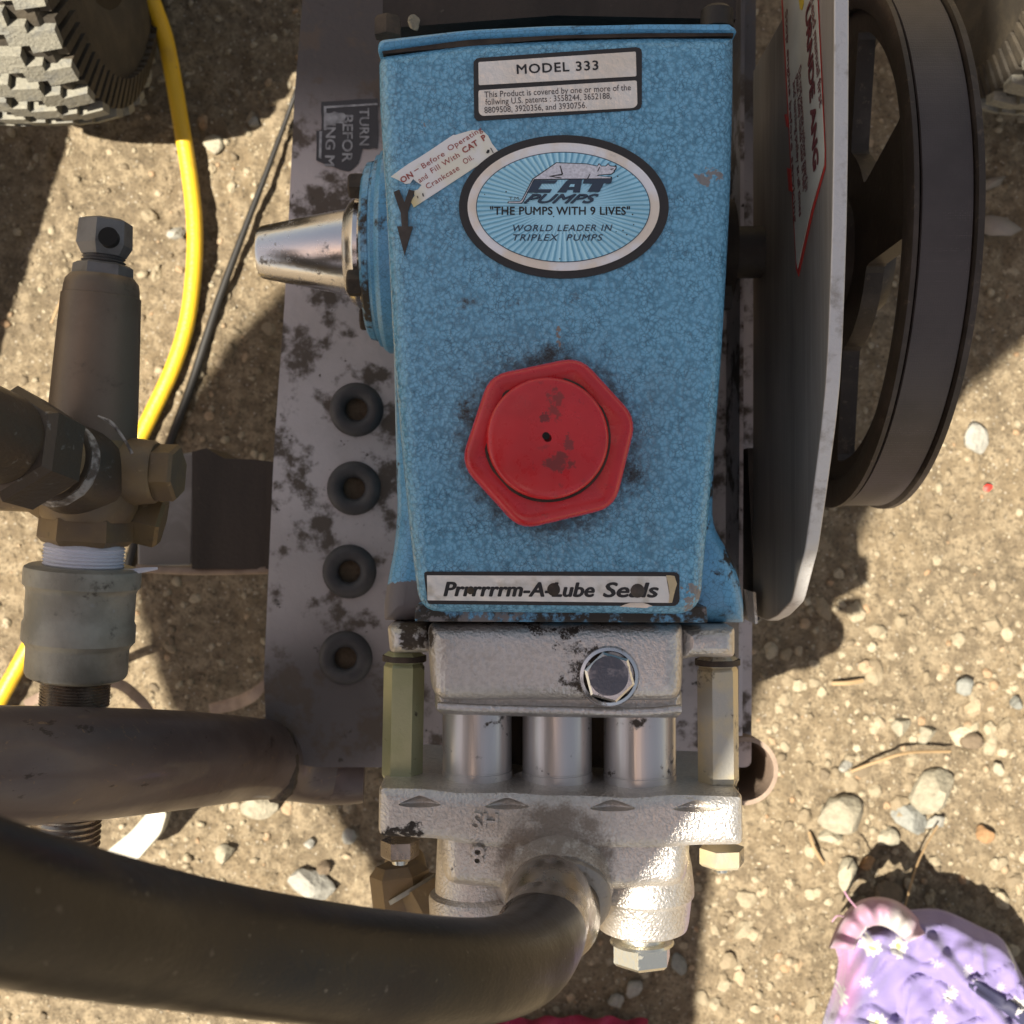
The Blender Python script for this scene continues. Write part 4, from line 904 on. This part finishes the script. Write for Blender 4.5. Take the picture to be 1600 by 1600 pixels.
xr('hub', [(.140, .012), (.140, .024), (.142, .026), (.168, .028), (.172, .026), (.172, .012)], M['pulley'], pu, 48)
bl = xr('drive_belt', [(.1524, .1140), (.1520, .1172), (.1524, .1178), (.1712, .1178), (.1716, .1172), (.1712, .1140), (.1524, .1140)], M['belt'], None)
tag(bl, 'wide black woven drive belt running round the black pulley', 'belt')

# ------------------------------------------------------------------ wheels
def wheel(cx, cy, R, wd, label, face):
    t = thing('cart_wheel', (cx, cy, 0), label, 'wheel', 'pneumatic cart wheels')
    h = wd/2; o0 = (cx-face*h, cy, R)
    prof = [(0.004, R*.52), (0, R*.60), (.000, R*.78), (.004, R*.885), (.010, R*.945), (wd-.010, R*.945), (wd-.004, R*.885), (wd, R*.78), (wd, R*.60), (wd-.004, R*.52), (0.004, R*.52)]
    ty = lathe('tyre', o0, (face, 0, 0), prof, M['tyre'], t, 96, 45)
    rm = lathe('rim', o0, (face, 0, 0), [(.006, R*.10), (.006, R*.53), (.016, R*.53), (.02, R*.50), (.030, R*.34), (.028, R*.14), (wd-.02, R*.12), (wd-.026, R*.34), (wd-.018, R*.50), (wd-.010, R*.535), (wd-.004, R*.535), (wd-.004, R*.55)], M['rim'], t, 64, 30)
    lathe('hub_cap', o0, (face, 0, 0), [(wd-.03, R*.15), (wd-.004, R*.14), (wd-.001, R*.11), (wd-.001, 0)], M['rim'], t, 40)
    # moulded tread blocks and shoulder ribs, one mesh each
    bm = bmesh.new(); rows = 4; cnt = 32; pitch = wd*.92/rows
    for r_ in range(rows):
        for k in range(cnt):
            a0 = 2*PI*(k+(r_ % 2)*.5)/cnt; da = 2*PI/cnt*.66
            u0 = wd*.04+r_*pitch
            # an S-shaped block: two halves stepped along the tyre
            outline = [(u0+pitch*.02, -.50), (u0+pitch*.52, -.50), (u0+pitch*.52, -.22), (u0+pitch*1.16, -.22), (u0+pitch*1.16, .50), (u0+pitch*.46, .50), (u0+pitch*.46, .20), (u0+pitch*.02, .20)]
            lo, hi = [], []
            for (u, f) in outline:
                a = a0+f*da; uu = min(max(u, wd*.02), wd*.98)
                e = abs(uu-h)/h; rt = R*(1-.045*e**3); c_ = Vector((o0[0]+face*uu, 0, 0))
                for lst, rad in ((lo, R*.925), (hi, rt)):
                    lst.append(bm.verts.new((c_.x, cy+math.cos(a)*rad, R+math.sin(a)*rad)))
            bm.faces.new(hi)
            for i in range(len(lo)): bm.faces.new((lo[i], lo[(i+1) % 8], hi[(i+1) % 8], hi[i]))
    tr = tag(from_bm('tread', bm, M['tread'], ty, 30), kind='stuff')
    cn = 84
    for side in (0, 1):
        bm = bmesh.new()
        for k in range(cn):
            a = 2*PI*k/cn; da = 2*PI/cn*.29
            lo, hi = [], []
            for (rad, dx) in ((R*.80, 0), (R*.925, .0055)):
                for s_ in (-1, 1):
                    for lst, ex in ((lo, -.0035), (hi, .0035)):
                        u = (wd-dx+ex) if side else (dx-ex)
                        lst.append(bm.verts.new((o0[0]+face*u, cy+math.cos(a+s_*da)*rad, R+math.sin(a+s_*da)*rad)))
            for lst in (lo, hi): bm.faces.new((lst[0], lst[1], lst[3], lst[2]))
            for i, j in ((0, 1), (1, 3), (3, 2), (2, 0)): bm.faces.new((lo[i], lo[j], hi[j], hi[i]))
        tag(from_bm('shoulder_ribs', bm, M['tyre'], ty, 30), kind='stuff')
    return t
wheel(-.292, .372, .140, .104, 'knobbly dusty cart tyre in the sun at the upper left corner', 1)
wheel(.335, .378, .140, .104, 'knobbly cart tyre in the shade at the upper right corner', -1)
# ------------------------------------------------------------------ yellow cord and shadow strip
tag(tube('yellow_cord', [W(215, -60, .05), W(237, 0, .045), W(258, 60, .03), (W(272, 130, .018)), W(284, 200, .010), W(297, 280, .008), W(304, 350, .008), W(303, 420, .008), W(293, 500, .008), W(272, 570, .008), W(240, 640, .008), W(205, 710, .009), W(150, 820, .009), W(90, 930, .009), W(40, 1020, .009), W(-10, 1110, .010), W(-80, 1240, .01)], .0056, M['cord'], None, 16, 10),
    'yellow extension cord snaking over the dirt left of the pump', 'cord')
tag(tube('black_cable', [W(470, 120, .02), W(455, 165, .008), W(420, 260, .006), W(378, 370, .006), W(345, 460, .006), W(322, 530, .006), W(296, 610, .006), W(262, 700, .006), W(225, 800, .006), W(195, 900, .006)], [.0015, .0016, .002, .0024, .0028, .003, .003, .003, .003, .003], M['black_cable'], None, 12, 8), 'thin black cable lying on the dirt beside the grey bed', 'cable')  # near-black strip modelled where a soft shadow line falls
# ------------------------------------------------------------------ unloader valve and fittings (axis along the photo's vertical)
vz = [(345, .385), (1330, .372)]
def VP(y, dx=0): 
    t = (y-345)/(1100-345); x = 166+(116-166)*t; z = .352+(.345-.352)*t
    return W(x+dx, y, z)
def vseg(name, y0, y1, st, mat, parent, n=48, rot=0, sharp=35):
    """st = [(y, r_px)...]"""
    a, b = VP(y0), VP(y1); d = (b-a); ln = d.length
    prof = [((y-y0)/(y1-y0)*ln, (L(r, a.z+(b.z-a.z)*(y-y0)/(y1-y0)) if r > 0 else 0)) for y, r in st]
    return lathe(name, a, d, prof, mat, parent, n, sharp, rot=rot)
uv = thing('unloader_valve', VP(700), 'sooty brass unloader valve with a square-topped adjusting nut, standing left of the pump', 'valve')
nut = vseg('adjusting_nut', 343, 402, [(343, 0), (343, 30), (347, 41), (384, 43), (400, 34), (402, 30)], M['nut'], uv, 6, .0, 25)
c_ = VP(386, 27); lathe('cross_hole', c_+Vector((0, 0, .0145)), (.05, .15, 1), [(0, .0039), (.0030, .0039), (.0031, 0)], M['pit'], nut, 24)
vseg('threaded_stem', 400, 415, [(400, 28), (403, 33), (406, 29), (409, 34), (412, 30), (415, 33)], M['nut'], uv)
vseg('lock_nut', 412, 436, [(412, 38), (416, 45), (432, 46), (436, 44)], M['nut'], uv, 6, .2, 25)
vseg('spring_housing', 432, 690, [(432, 48), (440, 55), (450, 57), (462, 58), (463, 60), (560, 64), (640, 67), (690, 68)], M['sleeve'], uv, 64)
vseg('valve_body', 660, 812, [(660, 60), (680, 66), (700, 74), (720, 78), (790, 76), (806, 70), (812, 66)], M['brass'], uv, 64)
# side port with hex plug, right
c0 = VP(735); dr = Vector((1, -.03, .05))
lathe('side_port', c0, dr, [(0, .0148), (.018, .0140), (.027, .0130), (.0285, .0120)], M['brass'], uv, 48)
lathe('side_plug', c0+dr.normalized()*.0275, dr, [(0, .0105), (.0008, .0120), (.0085, .0120), (.0098, .0108), (.0098, 0)], M['brass'], uv, 6, 25, rot=.35)
# second smaller plug low behind
lathe('side_plug', VP(805)+Vector((.012, 0, -.014)), Vector((1, -.25, -.15)), [(0, .0115), (.014, .0115), (.0155, .010), (.0155, 0)], M['brass'], uv, 6, 25, rot=.1)
# left port stub
lathe('side_port', VP(745), Vector((-1, .02, .0)), [(0, .0180), (.020, .0175), (.024, .0150), (.045, .0145), (.046, .0165), (.060, .0165)], M['brass'], uv, 48)
vseg('hex_bushing', 806, 851, [(806, 62), (809, 70), (842, 72), (850, 64), (851, 60)], M['brass'], uv, 6, .28, 25)
# inlet elbow coming from above left, towards the viewer
io = thing('hose_connector', W(60, 690, .40), 'black swivel connector with big hex nut screwed into the left of the brass valve', 'connector')
e0, e1 = W(128, 738, .358), W(-75, 655, .430); de = (e1-e0).normalized(); ln = (e1-e0).length
lathe('tapered_adapter', e0, de, [(-.004, .0185), (.006, .0185), (.012, .0172), (.018, .0158), (.019, .0130)], M['fitting'], io, 40)
lathe('thread_tape_wrap', e0, de, [(.0135, .0172), (.0148, .0176), (.0162, .0169), (.0175, .0163)], M['tape_dirty'], io, 40, wob=.015)
tube('loose_tape', [e0+Vector((.010, .022, .010)), e0+Vector((.016, .019, .012)), e0+Vector((.0215, .012, .0125)), e0+Vector((.024, .007, .012))], [.0004, .0008, .0006, .0007], M['tape_dirty'], io, 6)
lathe('threaded_neck', e0, de, [(.018, .0138)]+[(.0185+k*.0009, .0138+(.0007 if k % 2 else -.0002)) for k in range(10)], M['brass'], io, 40)
lathe('swivel_nut', e0, de, [(.0262, .015), (.0275, .0215), (.0450, .0222), (.0480, .0195), (.0490, .0170)], M['fitting'], io, 6, 25, rot=.15)
lathe('hose_end', e0, de, [(.048, .0165), (.052, .0175), (.090, .0175), (.090, 0)], M['fitting'], io, 40)
# taped nipple, grey coupling, lower pipe
cp = thing('pipe_coupling', VP(980), 'mottled grey galvanised reducing coupling with white taped thread below the brass valve', 'pipe fitting')
prf = [(848, 56)]
for k in range(7): prf += [(852+k*5.4, 58.5), (854.6+k*5.4, 61.5)]
prf += [(892, 56)]
vseg('thread_tape', 848, 892, prf, M['tape'], cp, 56, sharp=60)
tube('loose_tape', [VP(890, 50), VP(893, 72), VP(891, 92), VP(888, 116)], [.0008, .0012, .0012, .0006], M['tape'], cp, 6)
vseg('coupling_body', 884, 1062, [(884, 60), (884, 80), (888, 87), (892, 88), (914, 88), (918, 84), (924, 82), (968, 82), (974, 85), (1000, 85), (1006, 80), (1012, 77), (1050, 77), (1056, 74), (1060, 66), (1060, 50)], M['galv'], cp, 64)
vseg('rib_seam', 886, 1056, [(886, 0), (886, 3), (1056, 3), (1056, 0)], M['galv'], cp, 8)
pr = [(1056, 50)]
for k in range(9): pr += [(1060+k*4.6, 50), (1062.3+k*4.6, 53)]
pr += [(1104, 50), (1210, 50)]
for k in range(12): pr += [(1214+k*9, 50), (1218+k*9, 53)]
pr += [(1326, 50), (1400, 50)]
vseg('pipe_nipple', 1056, 1400, pr, M['ferrule'], cp, 40)
vseg('tape_fringe', 1054, 1064, [(1054, 56), (1058, 58.5), (1061, 56)], M['tape'], cp, 40)
# white ribbed strip
ws = prism('white_strip', roundpoly([(236, 1262), (262, 1268), (252, 1302), (212, 1348), (190, 1356), (158, 1348), (166, 1330), (205, 1298)], 8, 3), .030, .042, M['strip']); bevel(ws, .003)
tag(ws, 'off-white ribbed plastic strip poking out below the brown frame tube', 'plastic strip')
# dried curled leaf-like strip near the bed's lower left
tag(tube('curled_strap', [W(330, 1108, .05), W(370, 1098, .06), W(398, 1084, .07), (W(418, 1062, .07))], [.004, .0045, .004, .002], M['socket'], None, 10, 6, flat=.4), 'curled tan strap end touching the lower left of the grey bed', 'strap')
tag(tube('curled_strap', [W(40, 1100, .06), W(100, 1075, .08), W(175, 1066, .085), W(215, 1090, .07), (W(240, 1120, .06))], [.003, .0035, .0035, .0035, .003], M['socket'], None, 10, 6, flat=.3), 'curled tan strap behind the pipe under the grey coupling', 'strap')

# ------------------------------------------------------------------ big black hose with steel ferrule
hz = thing('discharge_hose', b0, 'thick black hose with steel ferrule curving from the pump head to the lower left corner', 'hose')
hp0 = b0+bdir*.0135
tube('ferrule', [hp0-bdir*.002, hp0+bdir*.010+Vector((-.0003, -.001, 0)), W(858, 1402, .416), W(852, 1440, .432), W(842, 1462, .442)], [.0158, .0150, .0148, .0150, .0152], M['ferrule'], hz, 48, 8)
lathe('crimp_ring', hp0-bdir*.0005, bdir, [(0, .0195), (.0012, .0202), (.0030, .0200), (.0042, .0182), (.0042, .0150)], M['collar'], hz, 48, wob=.006)
hpath = [W(853, 1434, .429), W(846, 1464, .444), W(815, 1499, .468), W(752, 1517, .492), W(650, 1517, .515), W(480, 1501, .540), W(290, 1472, .566), W(100, 1434, .600), W(-60, 1394, .622), W(-260, 1320, .64)]
tube('hose', hpath, [.0138, .0146, .0150, .0150, .0150, .0150, .0150, .0150, .0150, .0150], M['hose'], hz, 48, 12)

# ------------------------------------------------------------------ cloth
def cloth():
    t = thing('cloth', W(1450, 1520, .02), 'crumpled purple cloth with white daisies and a pink hem at the lower right corner', 'cloth')
    top = [(1303, 1470), (1330, 1440), (1370, 1425), (1420, 1424), (1470, 1424), (1530, 1450), (1566, 1472), (1600, 1535), (1660, 1640)]
    bot = [(1286, 1640), (1300, 1700), (1350, 1740), (1420, 1760), (1480, 1770), (1560, 1780), (1640, 1790), (1700, 1790), (1760, 1790)]
    left = [(1303, 1470), (1312, 1502), (1304, 1545), (1287, 1600), (1286, 1640)]
    nu, nv = 90, 80; bm = bmesh.new(); gr = []
    T = crom([Vector((x, y, 0)) for x, y in top], 14); B = crom([Vector((x, y, 0)) for x, y in bot], 14); Lf = crom([Vector((x, y, 0)) for x, y in left], 14)
    for i in range(nu):
        u = i/(nu-1); a = T[int(u*(len(T)-1))]; b = B[int(u*(len(B)-1))]; row = []
        for j in range(nv):
            v = j/(nv-1); p = a.lerp(b, v); l = Lf[int(v*(len(Lf)-1))]; base = a.lerp(b, v); straight = Vector((1303, 1470, 0)).lerp(Vector((1286, 1640, 0)), v)
            p = p+(l-straight)*(1-u)**3
            edge = min(1, v*7)*min(1, u*9)
            ridge = .013*math.exp(-((p.x-1390-(p.y-1440)*-.55)/16)**2)+.009*math.exp(-((p.x-1440-(p.y-1460)*.9)/13)**2)+.007*math.exp(-((p.x-1360-(p.y-1540)*-.9)/12)**2)
            z = .055+.012*edge+ridge*edge+float(vnoise(np.array([p.x]), np.array([p.y]), 1/45, 5)[0])*.006+.0016*math.sin((p.x*.8+p.y*.6)/7+3*math.sin(p.y/40))*math.exp(-((p.x-1440)/70)**2)+.0012*math.sin((p.x-p.y*.4)/9)+.006*edge*max(0, 1-abs(float(vnoise(np.array([p.x]), np.array([p.y]), 1/60, 8)[0]))*12)+.006*edge*max(0, 1-abs(float(vnoise(np.array([p.x*.6+p.y]), np.array([p.y*.5-p.x*.4]), 1/42, 9)[0]))*13)-.018*(1-min(1, v*14))
            row.append(bm.verts.new(W(p.x, p.y, z)))
        gr.append(row)
    for i in range(nu-1):
        for j in range(nv-1): bm.faces.new((gr[i][j], gr[i+1][j], gr[i+1][j+1], gr[i][j+1]))
    o = from_bm('fabric', bm, M['cloth'], t, 0)
    for p in o.data.polygons: p.use_smooth = True
    m = o.modifiers.new('thick', 'SOLIDIFY'); m.thickness = .0012; m.offset = -1
    # turned-over hem
    pts = [(1306, 1482), (1318, 1452), (1338, 1425), (1366, 1414), (1398, 1420), (1424, 1440), (1440, 1462)]
    wds = [30, 30, 32, 34, 34, 30, 24]
    Pq = crom([Vector((x, y, 0)) for x, y in pts], 10); Wd = [v[0] for v in crom([Vector((x, 0, 0)) for x in wds], 10)]
    bm = bmesh.new(); rows = []; cen = Vector((1385, 1490, 0))
    for i, p in enumerate(Pq):
        d = (cen-p).normalized(); r = []
        for k in range(9):
            s = k/8; z = .072+.016*math.sin(s*PI*.85)+.0035*math.sin(i*.55)+.002*math.sin(i*.21+2)
            r.append(bm.verts.new(W(*(p+d*Wd[i]*1.35*(s-.28))[:2], z-(.012 if k == 0 else 0))))
        rows.append(r)
    for a, b in zip(rows, rows[1:]):
        for k in range(8): bm.faces.new((a[k], a[k+1], b[k+1], b[k]))
    h = from_bm('hem', bm, M['lining'], t, 0)
    for p in h.data.polygons: p.use_smooth = True
    m = h.modifiers.new('thick', 'SOLIDIFY'); m.thickness = .0012
    tube('loose_thread', [W(1338, 1418, .075), W(1326, 1404, .08), W(1319, 1392, .078)], .0006, M['lining'], t, 6)
    tube('loose_thread', [W(1318, 1432, .075), W(1308, 1431, .08), W(1300, 1440, .078)], .0005, M['lining'], t, 6)
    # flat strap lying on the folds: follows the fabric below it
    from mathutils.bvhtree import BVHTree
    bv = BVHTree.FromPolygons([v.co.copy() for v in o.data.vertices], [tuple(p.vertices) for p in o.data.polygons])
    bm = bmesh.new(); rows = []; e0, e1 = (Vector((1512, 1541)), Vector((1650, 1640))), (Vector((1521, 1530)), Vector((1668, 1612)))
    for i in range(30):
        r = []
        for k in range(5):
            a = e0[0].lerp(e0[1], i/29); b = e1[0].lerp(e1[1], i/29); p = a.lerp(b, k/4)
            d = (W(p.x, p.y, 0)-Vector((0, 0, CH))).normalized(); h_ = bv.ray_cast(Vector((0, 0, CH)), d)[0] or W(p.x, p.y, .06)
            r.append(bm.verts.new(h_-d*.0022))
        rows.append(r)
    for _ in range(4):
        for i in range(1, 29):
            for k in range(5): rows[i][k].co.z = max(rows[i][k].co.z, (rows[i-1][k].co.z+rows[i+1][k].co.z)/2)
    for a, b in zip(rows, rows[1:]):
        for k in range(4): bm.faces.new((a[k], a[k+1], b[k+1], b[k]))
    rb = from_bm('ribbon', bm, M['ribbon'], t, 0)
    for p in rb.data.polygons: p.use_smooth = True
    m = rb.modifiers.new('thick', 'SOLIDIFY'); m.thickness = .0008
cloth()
# magenta cloth at the bottom edge
bm = bmesh.new(); rows = []
for i in range(40):
    r = []
    for j in range(12):
        x = 770+i*6.2; y = 1588+abs(i-20)*.25+j*9+3*math.sin(i*.8)
        r.append(bm.verts.new(W(x, y, .012+.008*math.sin(i*.5+j*.6)+.01*min(1, j/3))))
    rows.append(r)
for a, b in zip(rows, rows[1:]):
    for k in range(11): bm.faces.new((a[k], a[k+1], b[k+1], b[k]))
o = from_bm('magenta_rag', bm, M['magenta'], None, 0); m = o.modifiers.new('thick', 'SOLIDIFY'); m.thickness = .0015
for p in o.data.polygons: p.use_smooth = True
tag(o, 'magenta rag on the dirt at the bottom edge, half under the black hose', 'rag')
# tan pebble lying on the dark end of the bed
o = blob('pebble', W(648, 36, .365), (.0026, .0036, .002), M['st_pale'], None, 3, .1, 77, .5); tag(o, 'small bright tan pebble caught on the ledge behind the pump top', 'pebble')
led = prism('rear_ledge', [(598, -120), (1150, -120), (1150, 30), (870, 24), (604, 44), (598, 46)], .30, .362, M['box'], fr)

# ------------------------------------------------------------------ the photographer, outside the frame, whose shadow falls over the pump
def J(gx, gy, z):
    """body joint whose shadow falls at ground pixel (gx, gy)"""
    g_ = W(gx, gy, 0); k = z/math.tan(EL); return Vector((g_.x-SDX*k, g_.y-SDY*k, z))
def person():
    t = thing('person', (-.25, -.85, 0), 'person in dark work clothes holding a phone over the pump, standing below the frame', 'person')
    hip = J(875, 1280, .86)
    V = [hip, J(840, 1065, 1.0), J(790, 820, 1.18), J(860, 610, 1.30),     # 0 hip 1 waist 2 chest 3 upper chest
         J(900, 330, 1.42), J(950, 130, 1.55),                               # 4 head 5 crown
         J(420, 690, 1.26), J(320, 890, 1.04), J(330, 1070, .90), J(380, 1130, .84),    # 6-9 left arm, hand on hip
         J(1270, 590, 1.33), J(1600, 305, 1.05), Vector((.16, -.08, .91)), Vector((.085, -.03, .885)),   # 10-13 right arm
         J(790, 1420, .78), J(760, 1900, .44), J(600, 2500, .08), J(630, 2440, .03),
         J(990, 1420, .78), J(930, 1900, .44), J(820, 2500, .08), J(850, 2440, .03)]
    Ed = [(0, 1), (1, 2), (2, 3), (3, 4), (4, 5), (3, 6), (6, 7), (7, 8), (8, 9), (3, 10), (10, 11), (11, 12), (12, 13), (0, 14), (14, 15), (15, 16), (16, 17), (0, 18), (18, 19), (19, 20), (20, 21)]
    Rr = [.10, .152, .225, .20, .09, .09, .085, .055, .035, .03, .085, .085, .06, .03, .055, .055, .045, .04, .05, .055, .045, .04]
    me = bpy.data.meshes.new('body'); me.from_pydata([tuple(v) for v in V], Ed, []); o = link('body', me, M['shirt'], t, 0)
    m = o.modifiers.new('skin', 'SKIN'); m.use_smooth_shade = True
    for i, v in enumerate(me.skin_vertices[0].data): v.radius = (Rr[i], Rr[i]); v.use_root = (i == 0)
    m = o.modifiers.new('sub', 'SUBSURF'); m.levels = 2; m.render_levels = 2
    hc = J(1075, 110, 1.50)
    lathe('sun_hat', hc, (0, 0, 1), [(-.012, .222), (-.008, .224), (0, .13), (.03, .10), (.10, .085), (.115, .05), (.115, 0)], M['straw'], t, 48)  # hat added for its shade, brim sized to cover the pump
    ph = thing('phone', (0, 0, .862), 'black phone held flat above the pump, outside the frame', 'phone')
    o = prism_w('phone_case', roundpoly([(-.08, -.045), (.08, -.045), (.08, .035), (-.08, .035)], .01), .862, .870, M['phone'], ph)
    for sx in (1,):
        wr = Vector((sx*.085, -.03, .885))
        for k in range(4):
            a = wr+Vector((0, -.02+k*.018, .0)); tube('finger', [a, a+Vector((-sx*.02, .004, -.004)), a+Vector((-sx*.028, .004, -.014))], [.008, .0075, .006], M['skin'], t, 10, 4)
        tube('thumb', [wr+Vector((0, -.03, 0)), wr+Vector((-sx*.022, -.022, .004)), wr+Vector((-sx*.04, -.012, -.004))], [.010, .009, .007], M['skin'], t, 10, 4)
person()

# unseen box added left of the frame, shaped to shade the left edge
ck = thing('crate', tuple(W(-380, 450, 0)), 'dark wooden crate standing on the dirt left of the tyre, outside the frame', 'crate')
cr_px = [(-171, 306), (-281, 696), (-640, 595), (-530, 205)]
cw = [W(x, y, 0) for x, y in cr_px]
prism_w('crate_box', [tuple(c[:2]) for c in cw], 0, .288, M['box'], ck); prism_w('crate_lid', [tuple(c[:2]) for c in cw], .29, .30, M['box'], ck)
